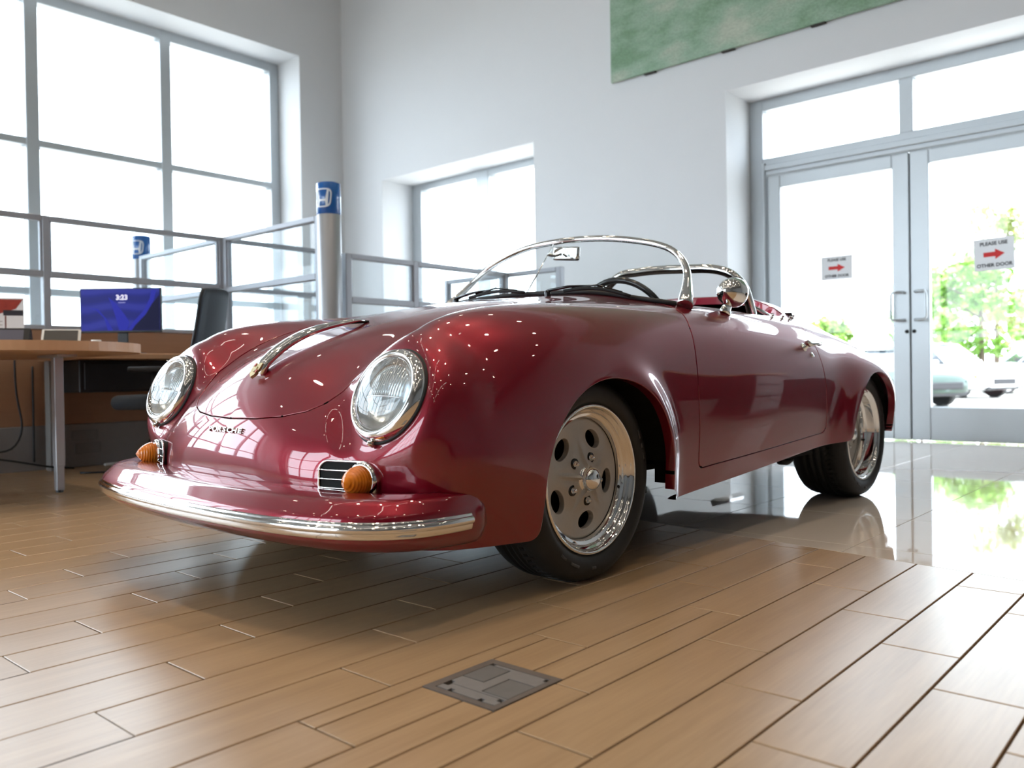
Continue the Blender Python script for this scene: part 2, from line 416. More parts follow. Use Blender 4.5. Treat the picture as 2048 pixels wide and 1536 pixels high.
def planks():
    shared = {}; n_ind = 0; rest = MB()
    todo = []
    for k in range(-36, 46):
        x1 = -1.40-PW*k; x0 = x1-PW                          # k = 0: row between -1.559 and -1.40
        y = .625+.21*k; y = y-math.floor(y/PL)*PL-PL*6
        while y < 4.2:
            P = [(x0, y), (x1, y), (x1, y+PL), (x0, y+PL)]
            if min(EDGE(x0), EDGE(x1)) > y: todo.append((P, all(EDGE(p[0]) >= p[1] for p in P)))
            y += PL
    # nearest visible ones as pieces
    def vis(P):
        cx, cy = (P[0][0]+P[1][0])/2, (P[0][1]+P[2][1])/2
        v = Vector((cx, cy, -CAM_H)); d = v.dot(_f)
        if d < .25: return 1e9
        x, yy = v.dot(_r)/d, -v.dot(_u)/d
        if abs(x) > .72 or yy > .60: return 1e9
        return d
    todo = sorted([(vis(P), i, P, full) for i, (P, full) in enumerate(todo)])
    for d, i, P, full in todo:
        parts = [P]
        if not full: parts = [clip_poly(P, -.138, -1, 2.684-.138*.475)]
        # hole for the floor box
        bx0, bx1, by0, by1 = BOXR; g = .002
        new = []
        for Q in parts:
            if len(Q) < 3: continue
            xs_, ys_ = [q[0] for q in Q], [q[1] for q in Q]
            if max(xs_) > bx0 and min(xs_) < bx1 and max(ys_) > by0 and min(ys_) < by1:
                A = clip_poly(Q, -1, 0, bx0); R = clip_poly(Q, 1, 0, -bx0)
                B = clip_poly(R, 1, 0, -bx1); R = clip_poly(R, -1, 0, bx1)
                C_ = clip_poly(R, 0, -1, by0); D_ = clip_poly(R, 0, 1, -by1)
                new += [q for q in (A, B, C_, D_) if len(q) >= 3 and max(p[0] for p in q)-min(p[0] for p in q) > .008 and max(p[1] for p in q)-min(p[1] for p in q) > .008]
            else: new.append(Q)
        for Q in new:
            Q = ccw(Q)
            ar = abs(sum(Q[j][0]*Q[(j+1) % len(Q)][1]-Q[(j+1) % len(Q)][0]*Q[j][1] for j in range(len(Q))))/2
            if ar < 4e-4: continue
            if d < 1e8 and n_ind < 285:
                n_ind += 1
                if full and len(new) == 1 and Q is not None and len(Q) == 4 and len(parts) == 1:
                    kx = i % 5
                    if kx not in shared:
                        shared[kx] = piece('plank', Q, PM[kx], FLOOR)
                    else:
                        o = link_mesh('plank', shared[kx].data, FLOOR); o.location = ((Q[0][0]+Q[2][0])/2, (Q[0][1]+Q[2][1])/2, 0)
                else: piece('plank', Q, PM[i % 5], FLOOR)
            else:
                cx = [q for q in Q]; nq = len(Q); mx_, my_ = sum(q[0] for q in Q)/nq, sum(q[1] for q in Q)/nq
                V = [(mx_+(q[0]-mx_)*.985, my_+(q[1]-my_)*.995, 0) for q in Q]; rest.add(V, [tuple(range(nq))])
    if rest.v:
        o = rest.build('far_planks', PM[0], FLOOR); o['kind'] = 'stuff'
planks()
def tiles():
    TX, TY = .645, .6135
    x = -1.006+TX*12; shared = None; rest = MB(); n = 0
    k = 0
    for i in range(-12, 13):
        x0 = -1.006+TX*i; x1 = x0+TX
        if x1 < XL or x0 > XR: continue
        x0, x1 = max(x0, XL), min(x1, XR)
        for j in range(-4, 9):
            y0 = 2.884+TY*j; y1 = min(y0+TY, YW+.66)
            if y1 <= y0: continue
            P = [(x0, y0), (x1, y0), (x1, y1), (x0, y1)]
            Q = clip_poly(P, .138, 1, -(2.684-.138*.475))
            if len(Q) < 3: continue
            Q = ccw(Q)
            ar = abs(sum(Q[a][0]*Q[(a+1) % len(Q)][1]-Q[(a+1) % len(Q)][0]*Q[a][1] for a in range(len(Q))))/2
            if ar < 4e-4: continue
            if len(Q) == 4 and abs(ar-TX*TY) < 1e-6:
                if shared is None: shared = piece('tile', Q, M_TILE, FLOOR, .0013, .0008)
                else:
                    o = link_mesh('tile', shared.data, FLOOR); o.location = ((x0+x1)/2, (y0+y1)/2, 0)
            else: piece('tile', Q, M_TILE, FLOOR, .0013, .0008)
tiles()

# --- floor box
def floor_box():
    x0, x1, y0, y1 = BOXR; cx, cy = (x0+x1)/2, (y0+y1)/2
    M1 = mat('floor_box_metal', (.27, .255, .25), rough=.55, metal=.4, noise=.25, nscale=40)
    M2 = mat('floor_box_rim', (.15, .12, .10), rough=.7, noise=.5, nscale=25)
    r = empty('floor_box', (cx, cy, 0)); tag(r, 'square grey metal floor outlet box set into the wood-look planks', 'floor outlet')
    w, h = (x1-x0)/2, (y1-y0)/2
    mb = MB()
    for a in (((-w, w), (-h, -h+.014)), ((-w, w), (h-.018, h)), ((-w, -w+.020), (-h+.014, h-.018)), ((w-.014, w), (-h+.014, h-.018))):
        mb.box(a[0][0], a[0][1], a[1][0], a[1][1], -.010, .0012)
    mb.build('rim', M2, r)
    MB().box(-w+.01, w-.01, -h+.01, h-.01, -.011, -.006).build('well', mat('floor_box_dark', (.012, .012, .012), rough=.9), r)
    W0, W1, H0, H1 = -w+.022, w-.016, -h+.016, h-.020
    P = lambda poly, n, m: MB().prism(poly, -.006, .0006, None).build(n, m, r)
    M3 = mat('floor_box_flap', (.22, .21, .205), rough=.5, metal=.45, noise=.2, nscale=30)
    # cover plate with two flap cut-outs and a front hinge strip with notches
    W0, W1, H0, H1 = -w+.020, w-.016, -h+.018, h-.020; yb = H0+.030; yy = lambda t: -h+t*2*h
    # cover plate with a flap cut in from either side; hinge strip with two notches along the front
    f0, f1, g0, g1 = yy(.45), yy(.86), yy(.27), yy(.68)
    P([(W0+.012, yb), (W1, yb), (W1, g0), (W1-.066, g0), (W1-.066, g1), (W1, g1), (W1, H1-.012), (W1-.008, H1-.012), (W1-.008, H1), (W0+.012, H1), (W0+.012, H1-.008), (W0, H1-.008), (W0, f1), (W0+.058, f1), (W0+.058, f0), (W0, f0), (W0, yb+.010), (W0+.012, yb+.010)], 'cover_plate', M1)
    P([(W0, f0+.0028), (W0+.0550, f0+.0028), (W0+.0550, f1-.0028), (W0, f1-.0028)], 'flap', M3)
    P([(W1-.0630, g0+.0028), (W1, g0+.0028), (W1, g1-.0028), (W1-.0630, g1-.0028)], 'flap', M3)
    P([(W0, H0), (W0+.030, H0), (W0+.030, H0+.010), (W0+.042, H0+.010), (W0+.042, H0), (W1-.042, H0), (W1-.042, H0+.010), (W1-.030, H0+.010), (W1-.030, H0), (W1, H0), (W1, yb-.013), (W1-.012, yb-.013), (W1-.012, yb-.0025), (W0+.014, yb-.0025), (W0+.014, yb-.013), (W0, yb-.013)], 'hinge_strip', M1)
floor_box()

# ------------------------------------------------------------------ ceiling lamps
M_LAMP = mat('downlight_glow', (1, 1, 1), emit=(1.0, .86, .68), estr=55)
M_TUBE = mat('strip_glow', (1, 1, 1), emit=(1.0, .92, .82), estr=11)
M_CAN = mat('downlight_can', (.7, .7, .7), rough=.4)
def lamps():
    k = 0
    for ix, x in enumerate((-7.6, -5.6, -3.6, -1.6, .4, 2.4, 4.4)):
        for iy, y in enumerate((-4.6, -2.0, .6, 3.2, 5.6)):
            r = empty('downlight', (x, y, ZC)); tag(r, 'round recessed downlight glowing in the showroom ceiling', 'lamp', 'ceiling downlights')
            MB().lathe([(.115, 0), (.115, -.012), (.085, -.012), (.085, 0)], 20).build('trim_ring', M_CAN, r)
            MB().lathe([(.0005, -.004), (.084, -.004)], 20).build('bulb', M_LAMP, r)
            if abs(y-.6) < 4.1 and -6 < x < 3:
                ld = bpy.data.lights.new('downlight_beam', 'SPOT'); ld.energy = 250; ld.color = (1.0, .80, .58); ld.spot_size = math.radians(75); ld.spot_blend = .9; ld.shadow_soft_size = .08
                lo = bpy.data.objects.new('downlight_beam', ld); COL.objects.link(lo); lo.location = (0, 0, -.03); lo.parent = r
    for x in (-4.6, -.6, 3.4):
        for y in (-4.4, -2.9, -1.4, .1, 1.6):
            r = empty('strip_light', (x, y, ZC-.35)); tag(r, 'slim linear strip light hung under the ceiling in a broken row', 'lamp', 'linear strip lights')
            MB().box(-.045, .045, -.60, .60, 0, .05).build('housing', M_CAN, r)
            MB().box(-.038, .038, -.585, .585, -.012, 0).build('diffuser', M_TUBE, r)
            for yy in (-.5, .5): MB().tube([(0, yy, .05), (0, yy, .35)], .004, 6).build('hanger_rod', M_CAN, r)
lamps()
# ------------------------------------------------------------------ car body surface (local x = car's left, y = rearward, z = up)
def _seg(n): return n
# anchor net, columns run from under the nose over the top to the tail; rows from centre line out and down.  (a = rearward, v = sideways, z)
NET = [
 # centre            v.2                 valley               crest               shoulder             mid side             low side            edge
 [(-.690,0,.165),(-.682,.20,.165),(-.655,.38,.165),(-.585,.56,.160),(-.535,.655,.155),(-.455,.708,.150),(-.345,.745,.145),(-.24,.775,.140)],
 [(-.740,0,.320),(-.730,.20,.320),(-.704,.38,.320),(-.643,.56,.310),(-.600,.674,.300),(-.515,.732,.285),(-.385,.762,.265),(-.22,.785,.245)],
 [(-.722,0,.449),(-.711,.20,.446),(-.676,.38,.440),(-.637,.56,.432),(-.618,.688,.418),(-.545,.757,.395),(-.385,.780,.362),(-.21,.788,.330)],
 [(-.652,0,.560),(-.640,.20,.553),(-.600,.385,.543),(-.594,.56,.558),(-.572,.678,.545),(-.505,.745,.508),(-.355,.780,.455),(-.19,.788,.400)],
 [(-.548,0,.650),(-.535,.20,.642),(-.500,.385,.628),(-.530,.56,.682),(-.475,.668,.645),(-.405,.738,.588),(-.295,.782,.518),(-.15,.788,.450)],
 [(-.380,0,.722),(-.370,.20,.715),(-.355,.385,.703),(-.410,.562,.760),(-.350,.676,.718),(-.285,.748,.648),(-.205,.784,.567),(-.09,.788,.485)],
 [(-.200,0,.775),(-.197,.20,.769),(-.193,.385,.757),(-.215,.567,.798),(-.185,.685,.755),(-.150,.757,.680),(-.110,.786,.603),(-.04,.788,.520)],
 [( .030,0,.832),( .030,.20,.826),( .030,.385,.812),( .030,.572,.815),( .030,.692,.777),( .030,.763,.700),( .030,.787,.618),(.03,.788,.530)],
 [( .240,0,.866),( .240,.20,.861),( .240,.385,.849),( .240,.574,.827),( .235,.694,.791),( .220,.764,.712),( .190,.784,.605),(.12,.786,.505)],
 [( .380,0,.884),( .380,.20,.878),( .380,.385,.866),( .380,.575,.833),( .375,.694,.797),( .360,.765,.706),( .325,.780,.530),(.24,.775,.330)],
 [( .560,0,.902),( .560,.20,.896),( .560,.385,.882),( .560,.575,.840),( .560,.695,.802),( .555,.770,.690),( .540,.785,.480),(.50,.752,.150)],
 [( .900,0,.925),( .900,.20,.918),( .900,.385,.898),( .900,.580,.853),( .900,.700,.803),( .900,.785,.680),( .900,.800,.480),(.90,.758,.170)],
 [(1.280,0,.945),(1.280,.20,.938),(1.280,.385,.910),(1.280,.580,.846),(1.280,.700,.797),(1.280,.788,.678),(1.280,.803,.480),(1.28,.760,.200)],
 [(1.620,0,.955),(1.620,.20,.950),(1.620,.385,.932),(1.620,.575,.858),(1.620,.695,.780),(1.620,.782,.665),(1.620,.797,.480),(1.62,.762,.220)],
 [(1.880,0,.955),(1.880,.20,.948),(1.880,.385,.920),(1.880,.570,.836),(1.880,.685,.752),(1.880,.770,.645),(1.880,.792,.500),(1.88,.775,.240)],
 [(2.110,0,.868),(2.110,.20,.860),(2.110,.385,.832),(2.110,.560,.785),(2.110,.678,.732),(2.110,.768,.640),(2.110,.792,.500),(2.11,.775,.260)],
 [(2.370,0,.795),(2.370,.20,.786),(2.370,.380,.760),(2.370,.545,.720),(2.370,.658,.675),(2.370,.742,.590),(2.370,.772,.480),(2.37,.745,.270)],
 [(2.650,0,.695),(2.650,.20,.688),(2.640,.360,.668),(2.630,.500,.620),(2.620,.590,.575),(2.605,.650,.500),(2.600,.680,.420),(2.59,.685,.270)],
 [(2.890,0,.565),(2.885,.19,.560),(2.865,.340,.542),(2.840,.450,.505),(2.820,.520,.465),(2.800,.570,.415),(2.780,.600,.355),(2.77,.605,.270)],
 [(3.000,0,.410),(2.992,.18,.408),(2.965,.320,.400),(2.935,.415,.380),(2.910,.475,.358),(2.890,.515,.330),(2.875,.540,.300),(2.86,.545,.265)],
 [(3.010,0,.240),(3.000,.18,.240),(2.972,.315,.240),(2.940,.410,.240),(2.915,.465,.238),(2.895,.505,.236),(2.880,.528,.232),(2.865,.535,.225)],
]
KS, KT = 4, 4
LAMBDA = 0.025
def nat_spline(x, y):
    """natural cubic spline second derivatives along axis 0"""
    n = len(x); h = np.diff(x); M = np.zeros((n, n)); M[0, 0] = M[-1, -1] = 1
    rhs = np.zeros_like(y)
    for i in range(1, n-1):
        M[i, i-1] = h[i-1]; M[i, i] = 2*(h[i-1]+h[i]); M[i, i+1] = h[i]
        rhs[i] = 6*((y[i+1]-y[i])/h[i]-(y[i]-y[i-1])/h[i-1])
    return np.linalg.solve(M, rhs.reshape(n, -1)).reshape(y.shape)
def spl_eval(x, y, m, q):
    i = np.clip(np.searchsorted(x, q)-1, 0, len(x)-2); h = x[i+1]-x[i]
    sh = (-1,)+(1,)*(y.ndim-1)
    A = ((x[i+1]-q)/h).reshape(sh); B = ((q-x[i])/h).reshape(sh); h = h.reshape(sh)
    return A*y[i]+B*y[i+1]+((A**3-A)*m[i]+(B**3-B)*m[i+1])*h*h/6
def fit_surface():
    A = np.array(NET, float); nc, nr, _ = A.shape
    # average chord parameters
    ds = np.linalg.norm(np.diff(A, axis=0), axis=2).mean(1); dt = np.linalg.norm(np.diff(A, axis=1), axis=2).mean(0)
    s_a = np.r_[0, np.cumsum(ds)]; t_a = np.r_[0, np.cumsum(dt)]
    sub = lambda x, k: np.concatenate([np.linspace(x[i], x[i+1], k, endpoint=False) for i in range(len(x)-1)]+[[x[-1]]])
    S = sub(s_a, KS); T = sub(t_a, KT); ns, nt = len(S), len(T); N = ns*nt
    def d2(x, mirror=0):
        n = len(x); D = np.zeros((n, n))
        for i in range(1, n-1):
            h1, h2 = x[i]-x[i-1], x[i+1]-x[i]
            w = math.sqrt((h1+h2)/2)
            D[i, i-1] = 2/(h1*(h1+h2))*w; D[i, i] = -2/(h1*h2)*w; D[i, i+1] = 2/(h2*(h1+h2))*w
        if mirror:
            h = x[1]-x[0]; w = math.sqrt(h/2); D[0, 0] = -2/h**2*w; D[0, 1] = 2/h**2*w
        return D
    def d1(x):
        n = len(x); D = np.zeros((n-1, n))
        for i in range(n-1):
            h = x[i+1]-x[i]; D[i, i] = -1/math.sqrt(h); D[i, i+1] = 1/math.sqrt(h)
        return D
    def mass(x):
        w = np.zeros(len(x)); d = np.diff(x); w[:-1] += d/2; w[1:] += d/2; return np.diag(w)
    DS = d2(S); Ms, Mt = mass(S), mass(T); Es = d1(S); Et = d1(T)
    lam = 2.0e-5
    G = spl_eval(s_a, A, nat_spline(s_a, A), S); Gt = np.swapaxes(G, 0, 1)
    G = np.swapaxes(spl_eval(t_a, Gt, nat_spline(t_a, Gt), T), 0, 1)
    wm = np.kron(np.diag(Ms), np.diag(Mt)); wm = wm/wm.sum()
    R = np.zeros((ns, nt, 3))
    for comp in range(3):
        DT = d2(T, mirror=(comp != 1))
        K = np.kron(DS.T @ DS, Mt)+np.kron(Ms, DT.T @ DT)+2*np.kron(Es.T @ Es, Et.T @ Et)
        K = K*lam*LAMBDA
        b = wm*G[:, :, comp].reshape(-1); i = np.arange(N); K[i, i] += wm
        if comp == 1:
            z = np.arange(ns)*nt; K[z, z] += 1e3
        R[:, :, comp] = np.linalg.solve(K, b).reshape(ns, nt)
    return S, T, R, A
def sstep(e0, e1, x):
    t = np.clip((x-e0)/(e1-e0), 0, 1); return t*t*(3-2*t)
def smin(a, b, k):
    h = np.clip(0.5+0.5*(b-a)/k, 0, 1); return b*(1-h)+a*h-k*h*(1-h)

ARCH = {'f': (0.030, 0.292, 0.300), 'r': (2.075, 0.300, 0.297)}
def arch_sdf(a, z, w):
    ca, cz, R = ARCH[w]
    dz = z-cz; Rr = R+np.where(dz < 0, 0.10*(-dz), 0)
    return np.hypot(a-ca, np.maximum(dz, 0))-Rr
def bottom_z(a):
    return np.where(a < 0.03, 0.178, np.where(a < 2.0, 0.200+0.072*(a-0.375), 0.30))
def flare(P):
    a, v, z = P[..., 0], P[..., 1], P[..., 2]
    out = P.copy()
    side = sstep(0.80, 0.60, z)*sstep(0.60, 0.74, v)
    g = arch_sdf(a, z, 'f'); A = 0.004+0.034*sstep(0.0, 0.26, a)
    d = np.maximum(g, 0); out[..., 1] += side*A*np.exp(-(d/0.055)**2)
    g = arch_sdf(a, z, 'r'); d = np.maximum(g, 0)
    out[..., 1] += sstep(0.86, 0.66, z)*sstep(0.5, 0.70, v)*0.056*np.exp(-(d/0.12)**2)
    return out
def nacelle(P):
    """swell the wing so that it meets the headlight ring"""
    n = np.array([-math.cos(math.radians(23)), 0, math.sin(math.radians(23))]); c = np.array([-.600, .560, .555])
    q = P-c; ax = q @ n; rad = np.linalg.norm(q-ax[..., None]*n, axis=-1)
    w = sstep(.215, .124, rad)*(np.abs(ax) < .16); d = np.clip(-.006-ax, -.02, .12)*w
    return P+d[..., None]*n
_S, _T, _R, _A = fit_surface()
def body_grid(ds=0.0085, dt=0.0085):
    ms = nat_spline(_S, _R)
    # physical density along s
    q = np.linspace(_S[0], _S[-1], int((_S[-1]-_S[0])/ds))
    G = spl_eval(_S, _R, ms, q)                       # nq x nt x 3
    Gt = np.swapaxes(G, 0, 1); mt = nat_spline(_T, Gt)
    p = np.linspace(_T[0], _T[-1], int((_T[-1]-_T[0])/dt))
    H = np.swapaxes(spl_eval(_T, Gt, mt, p), 0, 1)     # nq x np x 3
    H[:, 0, 1] = 0.0
    return q, p, H
# ------------------------------------------------------------------ clip tools and body panels
CAR_X, CAR_Y, CAR_YAW, CAR_ROLL = -2.15, 1.949, 0.008, 0.012
def poly_sdf(P, x, y):
    """signed distance, positive inside"""
    P = np.asarray(P, float); d = np.full(x.shape, 1e9); c = np.zeros(x.shape, bool); n = len(P)
    for i in range(n):
        ax, ay = P[i]; bx, by = P[(i+1) % n]; ex, ey = bx-ax, by-ay
        t = np.clip(((x-ax)*ex+(y-ay)*ey)/(ex*ex+ey*ey+1e-12), 0, 1)
        d = np.minimum(d, np.hypot(x-ax-t*ex, y-ay-t*ey))
        if abs(ey) > 1e-12:
            c ^= ((ay > y) != (by > y)) & (x < ex*(y-ay)/ey+ax)
    return np.where(c, d, -d)
def round_poly(P, r, n=5):
    """replace corners by arcs; P = [(x, y, r?)]"""
    out = []; m = len(P)
    for i in range(m):
        p0, p1, p2 = np.array(P[i-1][:2], float), np.array(P[i][:2], float), np.array(P[(i+1) % m][:2], float)
        rr = P[i][2] if len(P[i]) > 2 else r
        if rr <= 0: out.append(tuple(p1)); continue
        a = p1+(p0-p1)/np.linalg.norm(p0-p1)*rr; b = p1+(p2-p1)/np.linalg.norm(p2-p1)*rr
        for k in range(n+1):
            t = k/n; out.append(tuple((1-t)**2*a+2*t*(1-t)*p1+t*t*b))
    return out
class TM:
    """triangle mesh with vertex channels X[:, :3] position, X[:, 3:6] normal, others free"""
    def __init__(s, X, F): s.X = X; s.F = F
    def clip(s, g):
        X, F = s.X, s.F; g = np.where(np.abs(g) < 1e-5, 1e-5, g)
        ins = g > 0; cnt = ins[F].sum(1); keep = F[cnt == 3]; newF = [keep]; pairs = []
        def roll(Fs, mask_first):
            k = mask_first.argmax(1); idx = (k[:, None]+np.arange(3)) % 3
            return np.take_along_axis(Fs, idx, 1)
        F1 = roll(F[cnt == 1], ins[F[cnt == 1]]) if (cnt == 1).any() else np.zeros((0, 3), int)
        F2 = roll(F[cnt == 2], ~ins[F[cnt == 2]]) if (cnt == 2).any() else np.zeros((0, 3), int)
        E = np.concatenate([F1[:, [0, 1]], F1[:, [0, 2]], F2[:, [0, 1]], F2[:, [0, 2]]])
        if len(E):
            Es = np.sort(E, 1); U, inv = np.unique(Es, axis=0, return_inverse=True); inv = inv.reshape(-1)
            t = g[U[:, 0]]/(g[U[:, 0]]-g[U[:, 1]])
            NX = X[U[:, 0]]*(1-t)[:, None]+X[U[:, 1]]*t[:, None]
            n0 = len(X); ei = inv+n0; a, b = len(F1), len(F2)
            e01, e02, f01, f02 = ei[:a], ei[a:2*a], ei[2*a:2*a+b], ei[2*a+b:]
            newF.append(np.stack([F1[:, 0], e01, e02], 1))
            newF.append(np.stack([F2[:, 1], F2[:, 2], f02], 1)); newF.append(np.stack([F2[:, 1], f02, f01], 1))
            X = np.concatenate([X, NX])
            cut = np.zeros(len(X), bool); cut[n0:] = True
        else: cut = np.zeros(len(X), bool)
        F = np.concatenate(newF)
        used = np.unique(F); mp = -np.ones(len(X), int); mp[used] = np.arange(len(used))
        r = TM(X[used], mp[F]); r.cut = cut[used]; return r
    def boundary(s):
        F = s.F; E = np.concatenate([F[:, [0, 1]], F[:, [1, 2]], F[:, [2, 0]]]); Es = np.sort(E, 1)
        U, idx, c = np.unique(Es, axis=0, return_index=True, return_counts=True)
        return E[idx[c == 1]]
    def lip(s, sel, depth=0.014, r=0.0016, direction=None):
        """turn the selected open edges inwards"""
        B = s.boundary(); B = B[sel[B].all(1)]
        if not len(B): return s
        X = s.X; P, N = X[:, :3], X[:, 3:6]; nv = len(X)
        t = P[B[:, 1]]-P[B[:, 0]]; o = np.cross(t, N[B[:, 0]])
        O = np.zeros((nv, 3)); np.add.at(O, B[:, 0], o); np.add.at(O, B[:, 1], o)
        vs = np.unique(B); O = O[vs]; O /= np.linalg.norm(O, axis=1)[:, None]+1e-12
        mp = -np.ones(nv, int); mp[vs] = np.arange(len(vs)); Nv = N[vs]
        D = -Nv if direction is None else np.tile(np.asarray(direction, float), (len(vs), 1))
        base = X[vs].copy()
        r0 = base.copy()
        r1 = base.copy(); r1[:, :3] += O*r*0.7-Nv*r*0.3; r1[:, 3:6] = (Nv+O)/1.4142
        r2 = base.copy(); r2[:, :3] += O*r-Nv*r; r2[:, 3:6] = O
        r3 = base.copy(); r3[:, :3] += O*r-Nv*r+D*depth; r3[:, 3:6] = O
        k = len(vs); X2 = np.concatenate([X, r1, r2, r3]); rows = [vs, nv+np.arange(k), nv+k+np.arange(k), nv+2*k+np.arange(k)]
        newF = [s.F]
        i0, i1 = mp[B[:, 0]], mp[B[:, 1]]
        for q in range(3):
            a0, a1, b0, b1 = rows[q][i0], rows[q][i1], rows[q+1][i0], rows[q+1][i1]
            newF.append(np.stack([a1, a0, b0], 1)); newF.append(np.stack([a1, b0, b1], 1))
        z = TM(X2, np.concatenate(newF)); return z
    def mirror(s, both=True):
        X = s.X.copy(); X[:, 0] *= -1; X[:, 3] *= -1; F = s.F[:, ::-1]
        if not both: return TM(X, F)
        return TM(np.concatenate([s.X, X]), np.concatenate([s.F, F+len(s.X)]))
    def weld_center(s):
        """merge vertices that coincide on x = 0"""
        X = s.X; c = np.where(np.abs(X[:, 0]) < 1e-7)[0]; key = np.round(X[c, 1:3]*1e5).astype(int)
        U, first, inv = np.unique(key, axis=0, return_index=True, return_inverse=True)
        mp = np.arange(len(X)); mp[c] = c[first][inv.reshape(-1)]; F = mp[s.F]
        F = F[(F[:, 0] != F[:, 1]) & (F[:, 1] != F[:, 2]) & (F[:, 0] != F[:, 2])]
        used = np.unique(F); m2 = -np.ones(len(X), int); m2[used] = np.arange(len(used))
        return TM(X[used], m2[F])
    def obj(s, name, m, parent):
        n = len(s.X); me = bpy.data.meshes.new(name)
        me.vertices.add(n); me.vertices.foreach_set('co', s.X[:, :3].astype(np.float32).ravel())
        f = len(s.F); me.loops.add(3*f); me.loops.foreach_set('vertex_index', s.F.astype(np.int32).ravel())
        me.polygons.add(f); me.polygons.foreach_set('loop_start', np.arange(0, 3*f, 3, dtype=np.int32))
        me.polygons.foreach_set('use_smooth', np.ones(f, bool))
        me.update(calc_edges=True)
        N = s.X[:, 3:6]; N = N/(np.linalg.norm(N, axis=1)[:, None]+1e-12)
        me.normals_split_custom_set_from_vertices(N.astype(np.float32))
        me.materials.append(m)
        o = bpy.data.objects.new(name, me); COL.objects.link(o); o.parent = parent
        return o

def half_body():
    q, p, H = body_grid(0.0085, 0.0062)
    H = nacelle(flare(H))
    P = H[..., [1, 0, 2]]                                   # x = v, y = a, z
    Ds = np.gradient(P, axis=0); Dt = np.gradient(P, axis=1)
    Dt[:, 0] = (1, 0, 0)
    N = np.cross(Dt, Ds); N /= np.linalg.norm(N, axis=2)[..., None]+1e-12
    L = np.r_[0, np.cumsum(np.linalg.norm(np.diff(P[:, 0], axis=0), axis=1))]
    L0 = np.interp(0.484, P[:150, 0, 2], L[:150]); L = L-L0
    X = np.concatenate([P, N, np.repeat(L[:, None, None], P.shape[1], 1)], 2)
    ns, nt = P.shape[:2]; I = np.arange(ns*nt).reshape(ns, nt)
    a, b, c, d = I[:-1, :-1].ravel(), I[:-1, 1:].ravel(), I[1:, 1:].ravel(), I[1:, :-1].ravel()
    F = np.concatenate([np.stack([a, b, c], 1), np.stack([a, c, d], 1)])
    return TM(X.reshape(-1, 7), F), P
HB, BODY_P = half_body()
from mathutils.kdtree import KDTree
_kd_pts = BODY_P.reshape(-1, 3)
_kd_n = HB.X[:, 3:6]
_kd = KDTree(len(_kd_pts)//2+1)
for _i in range(0, len(_kd_pts), 2): _kd.insert(_kd_pts[_i], _i)
_kd.balance()
def surf(x, y, z):
    """closest body surface point and normal (x may be negative)"""
    s = -1 if x < 0 else 1
    co, i, _ = _kd.find((abs(x), y, z)); n = _kd_n[i]
    nv = Vector((s*n[0], n[1], n[2])).normalized(); c = Vector((s*co.x, co.y, co.z)); q = Vector((x, y, z))
    d = q-c; t = d-nv*d.dot(nv)
    if t.length > .02: t = t*0
    return c+t, nv

HOOD_POLY = [(-.36, .12), (-.335, .075), (-.29, .042), (-.22, .019), (-.12, .005), (0, 0), (.12, .005), (.22, .019), (.29, .042), (.335, .075), (.36, .12),
             (.378, .20), (.395, .4), (.415, .75), (.43, .97), (.425, 1.02), (.40, 1.06), (.35, 1.085), (.2, 1.105), (0, 1.112), (-.2, 1.105), (-.35, 1.085), (-.40, 1.06), (-.425, 1.02), (-.43, .97), (-.415, .75), (-.395, .4), (-.378, .20)]
DOOR_POLY = round_poly([(.64, 1.0, 0), (.605, .85, 0), (.585, .815, 0), (.560, .785, 0), (.538, .75, 0), (.523, .70, 0), (.516, .64, 0), (.516, .56, 0), (.533, .42, 0), (.546, .283, .03), (1.590, .343, .045), (1.574, .44, 0), (1.553, .53, 0), (1.535, .60, 0), (1.522, .66, 0), (1.520, .71, 0), (1.532, .755, 0), (1.562, .795, 0), (1.60, .83, 0), (1.66, 1.0, 0)], .03)
def cockpit_g(x, y):
    """positive outside the cockpit opening"""
    P = []
    fr = [(0, .575), (.2, .585), (.35, .605), (.48, .635), (.56, .672), (.605, .72), (.622, .80), (.632, 1.0), (.635, 1.3), (.625, 1.5), (.59, 1.61), (.52, 1.68), (.38, 1.725), (.2, 1.74), (0, 1.745)]
    P = fr+[(-a, b) for a, b in fr[-2:0:-1]]
    return -poly_sdf(P, x, y)
CAR = empty('car', (CAR_X, CAR_Y, 0)); CAR.rotation_euler = (0, CAR_ROLL, -CAR_YAW)
tag(CAR, 'dark red open-top vintage sports car with chrome windscreen frame and roll bar', 'car')
M_PAINT = mat('car_paint_red', (0.215, 0.0008, 0.0135), rough=0.36, metal=0.55, coat=1.0, spec=0.3, noise=0.10, nscale=900, coat_rough=0.008)
M_PAINT.node_tree.nodes['Principled BSDF'].inputs['Coat IOR'].default_value = 1.7
M_CHROME = mat('chrome', (0.86, 0.85, 0.83), rough=0.05, metal=1.0)
M_CHROME_D = mat('chrome_satin', (0.62, 0.61, 0.60), rough=0.18, metal=1.0)
M_BLACK = mat('black_rubber', (0.012, 0.012, 0.013), rough=0.6, noise=.3, nscale=60)
M_BLACKG = mat('black_gloss', (0.008, 0.008, 0.01), rough=0.2)
M_DARK = mat('black_underbody', (0.006, 0.006, 0.006), rough=0.9, noise=.2)

